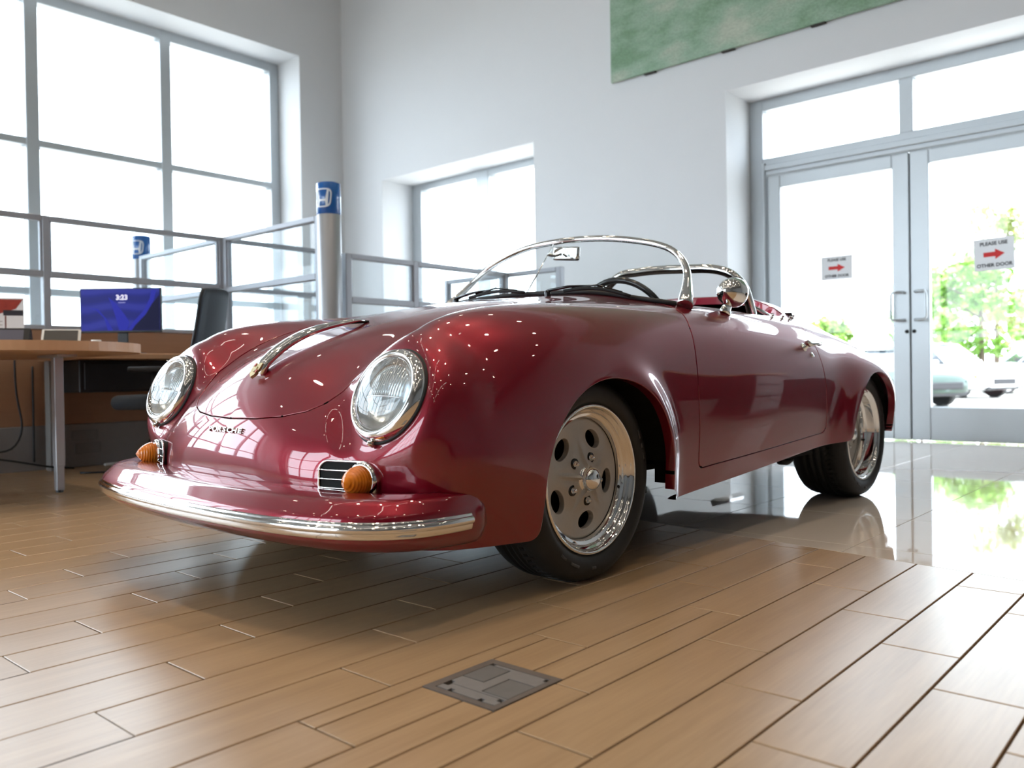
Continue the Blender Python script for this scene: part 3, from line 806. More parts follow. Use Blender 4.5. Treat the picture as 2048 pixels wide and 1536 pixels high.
def build_body():
    X = HB.X; x, y, z, Lh = X[:, 0], X[:, 1], X[:, 2], X[:, 6]
    far = 1.0
    def keep_g(X):
        x, y, z = X[:, 0], X[:, 1], X[:, 2]
        gf = np.where(x > .5, arch_sdf(y, z, 'f'), far); gr = np.where(x > .5, arch_sdf(y, z, 'r'), far)
        nl = np.array([0, -math.cos(math.radians(23)), math.sin(math.radians(23))]); q = X[:, :3]-np.array([.56, -.600, .555])
        ax = q @ nl; rad = np.linalg.norm(q-ax[:, None]*nl, axis=1); gl = np.where(np.abs(ax) < .09, rad-.114, far)
        return np.minimum(smin(smin(gf, gr, .002), z-bottom_z(y), .035), gl)
    m = HB.clip(keep_g(HB.X)); cutA = m.cut
    X = m.X; g = keep_g(X); m = m.lip((np.abs(g) < 2e-4) & ((X[:, 1] > -.42) | (X[:, 2] < .35)), depth=.028, r=.003, direction=(-1, 0, 0))
    # cockpit
    def cg(X): return np.where(X[:, 2] > .7, cockpit_g(X[:, 0], X[:, 1]), 1.0)
    m = m.clip(cg(m.X)); m = m.lip(np.abs(cg(m.X)) < 4e-4, depth=.03, r=.006)
    # door
    def dg(X): return np.where(X[:, 0] > .5, poly_sdf(DOOR_POLY, X[:, 1], X[:, 2]), -1.0)
    gap = .0036
    d = m.clip(dg(m.X)-gap); d = d.lip(np.abs(dg(d.X)-gap) < 3e-4, depth=.016, r=.0025)
    m = m.clip(-dg(m.X)-gap); m = m.lip(np.abs(-dg(m.X)-gap) < 3e-4, depth=.016, r=.0025)
    # bonnet
    def hg(X): return np.where((X[:, 1] < .6), poly_sdf(HOOD_POLY, X[:, 0], X[:, 6]), -1.0)
    h = m.clip(hg(m.X)-gap); h = h.lip((np.abs(hg(h.X)-gap) < 3e-4) & (h.X[:, 0] > 1e-6), depth=.014, r=.0025)
    m = m.clip(-hg(m.X)-gap); m = m.lip((np.abs(-hg(m.X)-gap) < 3e-4), depth=.014, r=.0025)
    body = m.mirror().weld_center().obj('body_shell', M_PAINT, CAR)
    hood = h.mirror().weld_center().obj('bonnet', M_PAINT, CAR)
    dl = d.obj('door', M_PAINT, CAR); dr = d.mirror(False).obj('door', M_PAINT, CAR)
    return body, hood, dl, dr
BODY, HOOD, DOOR_L, DOOR_R = build_body()
def under_body():
    mb = MB()
    mb.box(-.66, .66, -.58, .40, .21, .23); mb.box(-.62, .62, .40, 2.75, .275, .295)            # floor pan
    mb.box(-.46, .46, 1.80, 2.8, .29, .62); mb.box(-.40, .40, -.52, .42, .23, .55)
    mb.build('floor_pan', M_DARK, CAR)
    for s in (1, -1):
        for ya, zc, R in ((.03, .292, .335), (2.075, .30, .335)):
            w = MB(); V = []; F = []; n = 24
            for k in range(n+1):
                an = math.pi*(.03+.94*k/n)
                for xx in (.40, .775): V.append((s*xx, ya+R*math.cos(an), zc+min(R*math.sin(an), .285+.02)))
            for k in range(n): F.append((2*k, 2*k+1, 2*k+3, 2*k+2))
            w.add(V, F); c = len(w.v)
            w.add([(s*.40, ya, zc)]+[V[2*k] for k in range(n+1)], [(0, k+1, k+2) for k in range(n)])
            w.build('wheel_housing', M_DARK, CAR)
    # inner lining behind the doors so that the gaps stay dark
    for s in (1, -1):
        w = MB(); w.box(min(s*.66, s*.70), max(s*.66, s*.70), .45, 1.66, .24, .76); w.build('sill_lining', M_DARK, CAR)
under_body()
# ------------------------------------------------------------------ car parts   (local x = car's left, y = rearward, z = up)
M_LENS = thin_glass('lamp_glass', (0.97, 0.98, 0.98), 1.6)
M_AMBER = mat('amber_lens', (1.0, 0.27, 0.015), rough=0.12, trans=0.2, ior=1.35, coat=0.6, noise=.35, nscale=70)
M_SILVER = mat('lamp_reflector', (0.80, 0.81, 0.82), rough=0.22, metal=0.9)
M_GRAYALLOY = mat('grey_cast_alloy', (0.56, 0.53, 0.49), rough=0.45, metal=0.35, noise=.12, nscale=220)
M_TIRE = mat('tyre_rubber', (0.016, 0.016, 0.017), rough=0.55, noise=.35, nscale=35, bump=.25)
M_TIREP = mat('tyre_lettering', (0.075, 0.075, 0.075), rough=0.6, noise=.4, nscale=90)

# --- headlights
def headlight(s):
    p = Vector((s*.560, -.600, .555)); n = Vector((0, -math.cos(math.radians(23)), math.sin(math.radians(23))))
    M = frame_to(p, n)
    root = MB().lathe([(.127, -.045), (.1268, -.020), (.1262, -.007), (.123, -.004)], 64, M).build('headlight', M_PAINT, CAR)
    MB().lathe([(.1270, -.008), (.1262, -.002), (.1225, .001), (.1215, -.004)], 64, M).build('rim_gasket', M_BLACK, root)
    MB().lathe([(.121, -.02), (.1222, .002), (.1195, .012), (.1130, .0205), (.1055, .0235), (.1000, .0215), (.0965, .016), (.096, .0)], 64, M).build('headlight_rim', M_CHROME, root)
    pr = [(.0965, .016)]+[(.0965*math.cos(t), .016+.034*math.sin(t)) for t in [i*math.pi/2/10 for i in range(1, 11)]]
    g = MB(); g.lathe(pr[:-1]+[(.0004, .05)], 48, M); g.build('headlight_glass', M_LENS, root)
    # reflector bowl, inner lens with flutes in its upper part
    MB().lathe([(.0960, .012), (.088, -.010), (.070, -.032), (.035, -.048), (.001, -.051)], 48, M).build('reflector_bowl', M_SILVER, root)
    b = MB(); b.lathe([(.0005, .022), (.03, .0205), (.06, .015), (.078, .008), (.080, .002)], 48, M @ Matrix.Translation((0, .004, 0)))
    b.build('inner_lens', thin_glass('inner_lens_glass', (.90, .93, .94), 2.2), root)
    for k in range(-8, 9):
        w = k*.0078; h = math.sqrt(max(.073**2-w*w, 1e-5)); y0 = -.012 if abs(k) < 8 else .0
        pts = [M @ Vector((w, .004+yy, .0225-.0155*((w*w+yy*yy)/.0060))) for yy in np.linspace(y0, h, 7)]
        MB().tube(pts, .0020, 5).build('lens_flute', mat('ribbed_glass', (0.80, 0.84, 0.86), rough=0.12, metal=0.5), root)
    MB().tube([M @ Vector((xx, -.010, .022-.0155*(xx*xx/.0060))) for xx in np.linspace(-.070, .070, 11)], .0022, 5).build('lens_bar', MATS['ribbed_glass'], root)
    c = MB(); c.lathe([(.0, .014), (.005, .012), (.0075, .004), (.0075, -.006)], 16, M @ Matrix.Translation((0, -.1285, .004)))
    c.build('clamp_screw', M_CHROME, root)
    c = MB(); c.lathe([(.0, .003), (.0025, .002), (.003, -.001)], 10, M @ Matrix.Translation((s*.055, .095, .024))); c.build('rim_screw', M_CHROME_D, root)
for s in (1, -1): headlight(s)

# --- horn grilles with indicator lamps
def grille(s):
    p, n = surf(s*.490, -.685, .350); n.z = 0.02; n.normalize()
    M = frame_to(p+n*.004, n); sx = 1 if s > 0 else -1
    # local x: to the viewer's right when facing the lamp; outward side is sx
    W, Hh = .078, .044
    def oval(w, h, k=7, r=.030):
        pts = []
        for cx, cy, a0 in ((w-r, h-r, 0), (-w+r, h-r, 90), (-w+r, -h+r, 180), (w-r, -h+r, 270)):
            for i in range(k+1):
                a = math.radians(a0+90*i/k); pts.append((cx+r*math.cos(a), cy+r*math.sin(a)))
        return pts
    root = MB().prism(oval(W, Hh), -.03, .004, M).build('horn_grille', mat('grille_black', (.004, .004, .004), rough=.8), CAR)
    MB().tube([M @ Vector((x, y, .006)) for x, y in oval(W+.001, Hh+.001, 8)], .0030, 8, closed=True).build('grille_frame', M_CHROME, root)
    for k in range(3):
        y = -.022+.022*k
        MB().tube([M @ Vector((-W-.003, y, .006)), M @ Vector((-W+.02, y, .011)), M @ Vector((W-.02, y, .011)), M @ Vector((W+.003, y, .006))], .0021, 6).build('grille_bar', M_CHROME, root)
    # indicator: base ring + amber bullet, at the outer end; local +x of the frame points to up x n
    e = M.to_3x3() @ Vector((1, 0, 0)); d = 1 if e.x*s > 0 else -1
    q = M @ Vector((d*.052, 0, 0)); nf = Vector((n.x*.55, n.y, .02)).normalized(); Q = frame_to(q, nf)
    MB().lathe([(.046, -.012), (.046, .006), (.043, .014), (.037, .017), (.034, .014)], 40, Q).build('indicator_base', M_CHROME, root)
    pr = [(.0355, .012), (.0355, .022)]
    for k in range(1, 9):
        t = k/8; r = .0355*max(0, 1-t**1.9)**.72; h = .020+.052*t
        if k < 8: pr += [(r+.0022, h-.0030), (r+.0016, h-.0008), (r-.0006, h)]
    pr += [(.0005, .0725)]
    MB().lathe(pr, 40, Q).build('indicator_lens', M_AMBER, root)
for s in (1, -1): grille(s)

# --- bonnet handle with shield, lettering
def bonnet_handle():
    ys = np.linspace(-.612, -.225, 15); V = []; base = []
    for y in ys:
        z = np.interp(y, [-.70, -.652, -.60, -.548, -.46, -.38, -.29, -.2], [.48, .56, .612, .65, .692, .722, .752, .777]); c, n = surf(0, y, z); base.append((c, n))
    mb = MB(); pts = []; rr = []
    for i, (c, n) in enumerate(base):
        t = i/(len(base)-1); hgt = .014+.018*math.sin(math.pi*min(1, t*1.05))*(1-.3*t)
        pts.append(c+n*(hgt if 0 < i < len(base)-1 else .004)); rr.append(.021*(1-t)**.7+.006+.004*math.sin(math.pi*t))
    mb.tube(pts, rr, 14, flat=.55, up=(0, -.5, .85)); root = mb.build('bonnet_handle', M_CHROME, CAR)
    c, n = base[0]; M = frame_to(c+Vector((0, -.006, .014))+n*.006, Vector((0, -.80, .60)))
    sh = [(-.019, .022), (0, .026), (.019, .022), (.020, 0), (.012, -.018), (0, -.028), (-.012, -.018), (-.020, 0)]
    MB().prism(sh, -.006, .003, M).build('shield_badge', mat('badge_gold', (.62, .48, .22), rough=.3, metal=.8, noise=.4, nscale=120), root)
    sc = [(-.0075, .008), (.0075, .008), (.0075, -.004), (0, -.010), (-.0075, -.004)]
    MB().prism(sc, .003, .0045, M).build('badge_centre', mat('badge_enamel', (.70, .60, .30), rough=.3, noise=.5, nscale=200), root)
    for k, (x0, y0) in enumerate(((-.015, .010), (.0085, -.012))):
        MB().prism([(x0, y0), (x0+.007, y0), (x0+.007, y0+.010), (x0, y0+.010)], .003, .0045, M).build('badge_stripe', mat('badge_red', (.45, .05, .03), rough=.3), root)
    # dark rubber heel at the back end
    MB().tube([pts[-3]+base[-3][1]*-.004, pts[-1], pts[-1]+Vector((0, .012, .002))], [.007, .008, .005], 8, flat=.6, up=(0, 0, 1)).build('handle_heel', M_BLACK, root)
bonnet_handle()
def lettering():
    word = 'PORSCHE'; n = len(word); mbm = []
    root = None
    for i, ch in enumerate(word):
        x = (i-(n-1)/2)*.0262
        c, nn = surf(x, -.72, .452)
        nn.z *= .7; nn.normalize()
        M = frame_to(c+nn*.001, nn)
        # text local x must run to the reader's right when looking at the nose
        o = text_obj('badge_letter', ch, .030, M @ Matrix.Diagonal((1.25, .66, 1, 1)), mat('badge_chrome', (.82, .82, .82), rough=.35, metal=.7), CAR, extrude=.0045, offset=.0006)
lettering()

# --- front bumper and its chrome strip
def spline_pts(P, n):
    P = np.array(P, float); d = np.r_[0, np.cumsum(np.linalg.norm(np.diff(P, axis=0), axis=1))]
    return spl_eval(d, P, nat_spline(d, P), np.linspace(0, d[-1], n))
BUMP = [(.752, -.43), (.764, -.52), (.762, -.60), (.742, -.685), (.690, -.757), (.605, -.812), (.47, -.850), (.28, -.874), (0, -.884)]
def bumper():
    half = spline_pts(BUMP, 60); C = np.concatenate([half, (half*[-1, 1])[-2::-1]]); n = len(C)
    Ttan = np.gradient(C, axis=0); Ttan /= np.linalg.norm(Ttan, axis=1)[:, None]; N = np.stack([-Ttan[:, 1], Ttan[:, 0]], 1)
    N *= np.sign((N*(C-np.array([0, -.3]))).sum(1))[:, None]
    arc = np.r_[0, np.cumsum(np.linalg.norm(np.diff(C, axis=0), axis=1))]; L = arc[-1]
    prof = [(-1, .064), (-.72, .066), (-.45, .0625), (-.22, .051), (-.07, .032), (0, .006), (0, -.012), (-.05, -.032), (-.20, -.050), (-.45, -.062), (-.75, -.067), (-1, -.068)]
    pr = spline_pts(prof, 34); V = []; F = []
    for i in range(n):
        e = min(arc[i], L-arc[i]); k = math.sqrt(max(0, 1-(1-min(1, e/.055))**2)); w = float(np.interp(e, [0, .1, .3, .55, .9], [.03, .06, .115, .15, .165]))
        for a, b in pr:
            q = C[i]+N[i]*(a*w*1.0-(1-k)*.03)
            V.append((q[0], q[1], .262+b*(.12+.88*k)))
    m = len(pr)
    for i in range(n-1):
        for j in range(m-1): F.append((i*m+j, (i+1)*m+j, (i+1)*m+j+1, i*m+j+1))
    # orientation by test
    b = MB().add(V, F, True); root = b.build('front_bumper', M_PAINT, CAR)
    bm = bmesh.new(); bm.from_mesh(root.data); bmesh.ops.recalc_face_normals(bm, faces=bm.faces[:]); bm.to_mesh(root.data); bm.free()
    # chrome strip
    def strip(name, zc, hz, out, m, e0, prof2):
        ii = [i for i in range(n) if e0 < arc[i] < L-e0]; V = []; F = []
        k = len(prof2)
        for q_, i in enumerate(ii):
            e = min(arc[i], L-arc[i])-e0; s_ = math.sqrt(max(0.0, 1-(1-min(1, (e+.001)/hz))**2))
            for a, b_ in prof2:
                q = C[i]+N[i]*(a*out*(.4+.6*s_)+.0005); V.append((q[0], q[1], zc+b_*hz*(.05+.95*s_)))
        for i in range(len(ii)-1):
            for j in range(k-1): F.append((i*k+j, (i+1)*k+j, (i+1)*k+j+1, i*k+j+1))
        o = MB().add(V, F, True).build(name, m, root)
        bm = bmesh.new(); bm.from_mesh(o.data); bmesh.ops.recalc_face_normals(bm, faces=bm.faces[:]); bm.to_mesh(o.data); bm.free()
    half_r = [(math.cos(t)-.35, math.sin(t)) for t in np.linspace(-math.pi/2, math.pi/2, 13)]
    strip('bumper_trim', .2585, .0200, .006, M_CHROME, .075, half_r)
    strip('bumper_bead', .2620, .0115, .015, M_CHROME, .081, half_r)
bumper()

# --- windscreen
FRAME = [(.648, .668, .835), (.634, .702, .875), (.613, .745, .916), (.578, .802, .975), (.547, .829, 1.014), (.515, .842, 1.045), (.476, .850, 1.071), (.430, .848, 1.090), (.340, .835, 1.113), (.180, .805, 1.136), (0, .793, 1.143)]
def windscreen():
    half = spline_pts(FRAME, 44); C = np.concatenate([half, (half*[-1, 1, 1])[-2::-1]]); n = len(C)
    arc = np.r_[0, np.cumsum(np.linalg.norm(np.diff(half, axis=0), axis=1))]; arc = np.concatenate([arc, arc[-2::-1]])
    rr = [float(np.interp(a, [0, .03, .09, .16, .3], [.029, .026, .020, .0150, .0128])) for a in arc]
    root = MB().tube([tuple(c) for c in C], rr, 12, flat=1.0).build('windscreen_frame', M_CHROME, CAR)
    base = []
    for c in C:
        x = c[0]*(.96 if abs(c[0]) < .5 else 1.0); y = np.interp(abs(x), [0, .2, .35, .48, .56, .61, .66], [.50, .512, .535, .57, .60, .625, .665])
        p, _ = surf(x, y, .86); base.append((p.x, p.y, p.z+.002))
    V = []; F = []; k = 7
    for i in range(n):
        for j in range(k):
            t = j/(k-1); V.append(tuple(C[i]*(1-t)+np.array(base[i])*t))
    for i in range(n-1):
        for j in range(k-1): F.append((i*k+j, (i+1)*k+j, (i+1)*k+j+1, i*k+j+1))
    MB().add(V, F, True).build('windscreen_glass', thin_glass('windscreen_glass', (.97, .985, .98), 1.0), root)
    sel = [b for i, b in enumerate(base) if arc[i] > .05]
    MB().tube([(b[0], b[1]+.004, b[2]+.006) for b in sel], .009, 8).build('windscreen_seal', M_BLACK, root)
    # interior mirror on a thin rod
    m0 = Vector((-.035, .60, .905)); m1 = Vector((-.035, .785, 1.132))
    rod = MB().tube([m0, m1], .0028, 8).build('mirror_rod', M_CHROME, root)
    c = m0.lerp(m1, .80)
    MB().tube([c, c+Vector((.012, .03, -.004)), c+Vector((.03, .052, .004))], [.007, .006, .006], 10).build('mirror_arm', M_CHROME_D, rod)
    bm = bmesh.new(); bmesh.ops.create_cube(bm, size=1)
    for v in bm.verts: v.co = Vector((v.co.x*.165, v.co.y*.022, v.co.z*.058))
    bmesh.ops.bevel(bm, geom=bm.edges[:], offset=.009, segments=3, profile=.5, affect='EDGES')
    MB().bm(bm, True, Matrix.Translation(c+Vector((.045, .065, .006))) @ Matrix.Rotation(.12, 4, 'Y') @ Matrix.Rotation(-.25, 4, 'Z')).build('interior_mirror', M_CHROME, root)
    # wipers
    for x0, y0, x1, y1 in ((.235, .415, .50, .545), (-.235, .415, .075, .475)):
        p0, n0 = surf(x0, y0, .88); p1, n1 = surf(x1, y1, .85); pm, nm = surf((x0+x1)/2, (y0+y1)/2+.01, .87)
        w = MB().lathe([(.012, -.004), (.012, .012), (.007, .02), (.0005, .021)], 16, frame_to(p0, n0)).build('wiper', M_BLACKG, root)
        a = p0+n0*.018
        MB().tube([a, a.lerp(pm+nm*.034, .5)+Vector((0, 0, .006)), pm+nm*.034], [.0085, .0075, .005], 8, flat=.7).build('wiper_arm', M_BLACKG, w)
        q0 = pm.lerp(p0, .62); q1 = p1
        pts = []
        for t in np.linspace(0, 1, 9):
            b, nb = surf(*(Vector(q0).lerp(q1, t))); pts.append(b+nb*(.014+.012*math.sin(math.pi*t)))
        MB().tube(pts, .0045, 8, flat=1.4).build('wiper_blade', M_BLACK, w)
        MB().tube([pts[1]+Vector((0, 0, .006)), pts[4]+Vector((0, 0, .013)), pts[7]+Vector((0, 0, .006))], .003, 6).build('blade_spring', M_BLACKG, w)
windscreen()

# --- wing mirror
def wing_mirror():
    p, n = surf(.668, .915, .82); 
    V = p+Vector((.002, .015, 0))
    root = MB().tube([V+Vector((0, -.015, -.012)), V+Vector((0, -.004, .010)), V+Vector((.004, .020, .034)), V+Vector((.004, .034, .060))], [.034, .026, .013, .012], 14, flat=.6, up=(1, 0, 0)).build('wing_mirror', M_CHROME, CAR)
    c = V+Vector((.004, .040, .078)); Q = frame_to(c, Vector((-.10, -1, .05)))
    MB().lathe([(.0005, .068), (.018, .064), (.035, .052), (.047, .034), (.054, .012), (.0565, -.010), (.0555, -.022), (.050, -.026)], 40, Q).build('mirror_shell', M_CHROME, root)
    MB().lathe([(.0005, -.020), (.050, -.024)], 32, Q).build('mirror_face', M_CHROME_D, root)
    MB().lathe([(.0005, .007), (.004, .006), (.0055, 0)], 12, Q @ Matrix.Translation((-.022, -.01, .060))).build('mirror_bolt', M_CHROME, root)
wing_mirror()

# --- door handle
for s, door in ((1, DOOR_L), (-1, DOOR_R)):
    p, n = surf(s*.78, 1.385, .700); q, m = surf(s*.775, 1.495, .703)
    root = MB().lathe([(.018, -.004), (.018, .003), (.012, .007), (.009, .020)], 18, frame_to(p+Vector((0, 0, .0)), n)).build('door_handle', M_CHROME, door)
    MB().tube([p+n*.018+Vector((0, -.012, .012)), p+n*.026, p.lerp(q, .5)+n*.032, q+n*.030, q+n*.020+Vector((0, .012, 0))], [.010, .011, .0085, .009, .007], 10, flat=1.3, up=(1, 0, 0)).build('handle_lever', M_CHROME, root)
    MB().lathe([(.010, -.003), (.010, .004), (.0005, .006)], 14, frame_to(surf(s*.78, 1.44, .665)[0], n)).build('key_lock', M_CHROME, root)

# --- roll bar, steering wheel, dash, seats, trim
def cockpit():
    bar = [(.555, 1.42, .70), (.553, 1.40, .80), (.548, 1.36, .90), (.532, 1.335, .965), (.49, 1.315, 1.01), (.42, 1.305, 1.035), (.30, 1.30, 1.046), (.10, 1.30, 1.054), (.02, 1.302, 1.052)]
    pts = spline_pts(bar, 40)
    left = [(-.02, 1.302, 1.052)]
    bar2 = [(.02, 1.302, 1.052), (-.05, 1.302, 1.046), (-.10, 1.305, 1.022), (-.15, 1.31, .980), (-.185, 1.32, .93), (-.20, 1.34, .85), (-.20, 1.36, .70)]
    p2 = spline_pts(bar2, 26)
    root = MB().tube([tuple(p) for p in np.concatenate([pts, p2[1:]])], .020, 14).build('roll_bar', M_CHROME, CAR)
    MB().tube([(.552, 1.39, .87), (.545, 1.56, .84), (.54, 1.70, .80)], .013, 10).build('roll_bar_stay', M_CHROME, root)
    # steering wheel
    Q = frame_to((.33, .775, .775), Vector((0, 1, .42)))
    sw = MB().tube([Q @ Vector((.190*math.cos(a), .190*math.sin(a), 0)) for a in np.linspace(0, 2*math.pi, 48, endpoint=False)], .0125, 10, closed=True).build('steering_wheel', M_BLACKG, CAR)
    for a in (math.radians(20), math.radians(160), math.radians(270)):
        MB().tube([Q @ Vector((.03*math.cos(a), .03*math.sin(a), -.02)), Q @ Vector((.185*math.cos(a), .185*math.sin(a), 0))], [.009, .006], 8, flat=.5).build('wheel_spoke', M_CHROME_D, sw)
    MB().lathe([(.0005, .0), (.028, -.004), (.034, -.02), (.02, -.03), (.02, -.2)], 20, Q).build('wheel_hub', M_BLACKG, sw)
    # dashboard pad
    d = MB(); V = []; F = []; n = 25
    for i in range(n):
        x = -.60+1.2*i/(n-1); y0 = .575+.09*(abs(x)/.6)**3; zt = surf(x, y0, .87)[0].z
        for dy, dz in ((.0, -.006), (.02, .004), (.06, .003), (.085, -.02), (.09, -.14)): V.append((x, y0+dy, zt+dz))
    for i in range(n-1):
        for j in range(4): F.append((i*5+j, (i+1)*5+j, (i+1)*5+j+1, i*5+j+1))
    d.add(V, F, True); d.build('dashboard', M_BLACK, CAR)
    # seats: low buckets
    for sx in (.30, -.30):
        b = MB(); b.bbox(sx-.23, sx+.23, .95, 1.40, .305, .41, .05, 3); seat = b.build('seat', mat('seat_leather', (.03, .02, .02), rough=.5), CAR, auto=50)
        bm = bmesh.new(); bmesh.ops.create_cube(bm, size=1)
        for v in bm.verts: v.co = Vector((v.co.x*.46, v.co.y*.12, v.co.z*.46))
        bmesh.ops.bevel(bm, geom=bm.edges[:], offset=.05, segments=3, profile=.5, affect='EDGES')
        MB().bm(bm, True, Matrix.Translation((sx, 1.46, .56)) @ Matrix.Rotation(-.25, 4, 'X')).build('seat_back', MATS['seat_leather'], seat)
    t = MB(); t.box(-.60, .60, .62, 1.70, .295, .305); t.box(-.62, -.60, .6, 1.7, .29, .80); t.box(.60, .62, .6, 1.7, .29, .80); t.box(-.6, .6, 1.66, 1.68, .29, .86); t.box(-.6, .6, .55, .57, .29, .84)
    t.build('cockpit_tub', mat('cockpit_carpet', (.02, .012, .012), rough=.95, noise=.3), CAR)
    # snap studs along the cockpit edge
    for x, y in ((.655, 1.36), (.655, 1.46), (.648, 1.55), (.62, 1.63)):
        p, n = surf(x, y, .83); MB().lathe([(.008, -.002), (.008, .002), (.0045, .004), (.0045, .009), (.0065, .011), (.0065, .014), (.0005, .016)], 12, frame_to(p, n)).build('snap_stud', M_CHROME, CAR)
    # rear bumper, low and plain
    rb = spline_pts([(.60, 2.80, 0), (.57, 2.92, 0), (.48, 3.02, 0), (.28, 3.075, 0), (0, 3.085, 0), (-.28, 3.075, 0), (-.48, 3.02, 0), (-.57, 2.92, 0), (-.60, 2.80, 0)], 40)
    MB().tube([(p[0], p[1], .36) for p in rb], [.02+.03*math.sin(math.pi*i/39)**.3 for i in range(40)], 12, flat=1.0).build('rear_bumper', M_PAINT, CAR)
    for x in (.34, -.34): MB().tube([(x, 2.7, .20), (x, 3.06, .20)], .022, 12).build('exhaust_pipe', M_CHROME_D, CAR)
    MB().tube([(.62, 1.50, .215), (.63, 1.56, .208), (.62, 1.62, .215)], .014, 8).build('jack_point', M_BLACK, CAR)
cockpit()

# --- wheels
def wheel_mesh(dish, width, R=.2935):
    """axis along +x (outer face at x = 0), returns list of (name, MB, material)"""
    Mx = Matrix(((0, 0, 1, 0), (1, 0, 0, 0), (0, 1, 0, 0), (0, 0, 0, 1)))          # lathe z -> x, lathe x -> y, lathe y -> z
    parts = []
    side = [(.213, -.012), (.216, -.002), (.226, .006), (.240, .011), (.256, .011), (.270, .006), (.2805, -.003), (.2875, -.016), (.2915, -.030)]
    tread = [(.2930, -.036), (R, -.05)]
    g = []
    nG = 4
    for k in range(nG):
        x = -.05-(width-.10)*(k+.5)/nG
        g += [(R, x+.007), (R-.006, x+.004), (R-.006, x-.004), (R, x-.007)]
    inner = [(r, -width-h) for r, h in reversed(side)]
    parts.append(('tyre', MB().lathe(side+tread+g+[(R, -width+.05), (.2930, -width+.036)]+inner, 96, Mx), M_TIRE))
    # sipes: short raised tread blocks on the outer shoulder
    sip = MB()
    for k in range(72):
        a = 2*math.pi*k/72
        V = []
        for da in (0, .045):
            for r, x in ((.2905, -.026), (.2948, -.040), (.2948, -.078), (.2905, -.078)):
                an = a+da+(.35*(-.026-x) if True else 0); V.append((x, r*math.cos(an), r*math.sin(an)))
        sip.add(V, [(0, 1, 5, 4), (1, 2, 6, 5), (2, 3, 7, 6), (0, 3, 2, 1), (4, 5, 6, 7)])
    parts.append(('tread_blocks', sip, M_TIRE))
    # raised marks on the sidewall
    mk = MB()
    for c0, w in ((.15, .10), (.30, .06), (.42, .12), (2.0, .30), (2.5, .12), (4.0, .10), (4.2, .16), (4.6, .08)):
        pts = [(.0118, .2495*math.cos(c0+w*t), .2495*math.sin(c0+w*t)) for t in np.linspace(0, 1, 6)]
        mk.tube(pts, .0042, 6, flat=.35, up=(1, 0, 0))
    parts.append(('sidewall_marks', mk, M_TIREP))
    lip = [(.211, -.020), (.2155, -.006), (.2155, .001), (.2105, .0045), (.2050, .002), (.2020, -.006), (.1985, -.012), (.1930, -.014), (.1915, -.018), (.1895, -dish*.55), (.1865, -dish*.60), (.1800, -dish*.62), (.1770, -dish*.68), (.1745, -dish-.002)]
    parts.append(('rim_lip', MB().lathe(lip, 96, Mx), M_CHROME))
    # centre with five openings
    nr, na = 44, 240
    rs = np.linspace(.018, .1755, nr); an = np.linspace(0, 2*math.pi, na, endpoint=False)
    Rg, Ag = np.meshgrid(rs, an, indexing='ij')
    h = np.interp(Rg, [.018, .040, .055, .10, .150, .168, .1755], [.020, .020, .012, .004, .0, -.001, -.006])-dish
    ph = math.radians(63)
    # star ridges between the openings
    rel = (Ag-ph-math.radians(36)+math.pi/5) % (2*math.pi/5)-math.pi/5
    ridge = np.exp(-(Rg*rel/.0055)**2)*sstep(.130, .05, Rg)*.014
    valley = np.exp(-(Rg*rel/.014)**2)*sstep(.135, .07, Rg)*.006
    h = h+ridge-valley*0.5
    # dished pockets round the openings and nut seats
    relh = (Ag-ph+math.pi/5) % (2*math.pi/5)-math.pi/5
    hx, hy = Rg*np.sin(relh), Rg*np.cos(relh)-.124
    eh = np.sqrt((hx/.0385)**2+(hy/.0270)**2)
    h = h-np.exp(-((eh-1)/.35)**2)*.0035
    P = np.stack([h, Rg*np.cos(Ag), Rg*np.sin(Ag)], 2)
    Dr = np.gradient(P, axis=0); Da = np.roll(P, -1, 1)-np.roll(P, 1, 1)
    N = np.cross(Dr, Da); N /= np.linalg.norm(N, axis=2)[..., None]; N *= np.sign(N[..., :1])
    X = np.concatenate([P, N, ((eh-1)*.03)[..., None]], 2).reshape(-1, 7)
    I = np.arange(nr*na).reshape(nr, na); J = np.roll(I, -1, 1)
    a, b, c, d = I[:-1].ravel(), I[1:].ravel(), J[1:].ravel(), J[:-1].ravel()
    F = np.concatenate([np.stack([a, b, c], 1), np.stack([a, c, d], 1)])
    tm = TM(X, F).clip(X[:, 6]); tm = tm.lip(np.abs(tm.X[:, 6]) < 1e-4, depth=.016, r=.002, direction=(-1, 0, 0))
    parts.append(('rim_centre', tm, M_GRAYALLOY))
    parts.append(('brake_drum', MB().lathe([(.001, -dish-.05), (.16, -dish-.05), (.165, -dish-.1)], 40, Mx), M_DARK))
    nuts = []
    for k in range(5):
        A = ph+k*2*math.pi/5; c = Vector((-dish+.006, .064*math.cos(A), .064*math.sin(A)))
        T = Matrix.Translation(c) @ Mx
        nuts.append(('lug_nut', MB().lathe([(.0125, .0), (.0125, .004), (.0088, .004), (.0088, .010), (.0062, .013), (.0062, .018), (.0005, .021)], 16, T), M_CHROME))
        nuts.append(('nut_seat', MB().lathe([(.0088, .0062), (.0155, .0062), (.0165, -.002)], 20, T), M_BLACKG))
    parts += nuts
    T = Matrix.Translation((-dish+.018, 0, 0)) @ Mx
    parts.append(('hub_cap', MB().lathe([(.0395, -.012), (.0395, .002), (.037, .004), (.0345, .004), (.0345, .016), (.032, .024), (.026, .031), (.015, .035), (.0005, .036)], 40, T), M_CHROME))
    va = math.radians(-14)
    parts.append(('valve', MB().tube([(-dish*.8, .178*math.cos(va), .178*math.sin(va)), (-dish*.62, .166*math.cos(va), .166*math.sin(va))], .0045, 8), M_BLACK))
    return parts
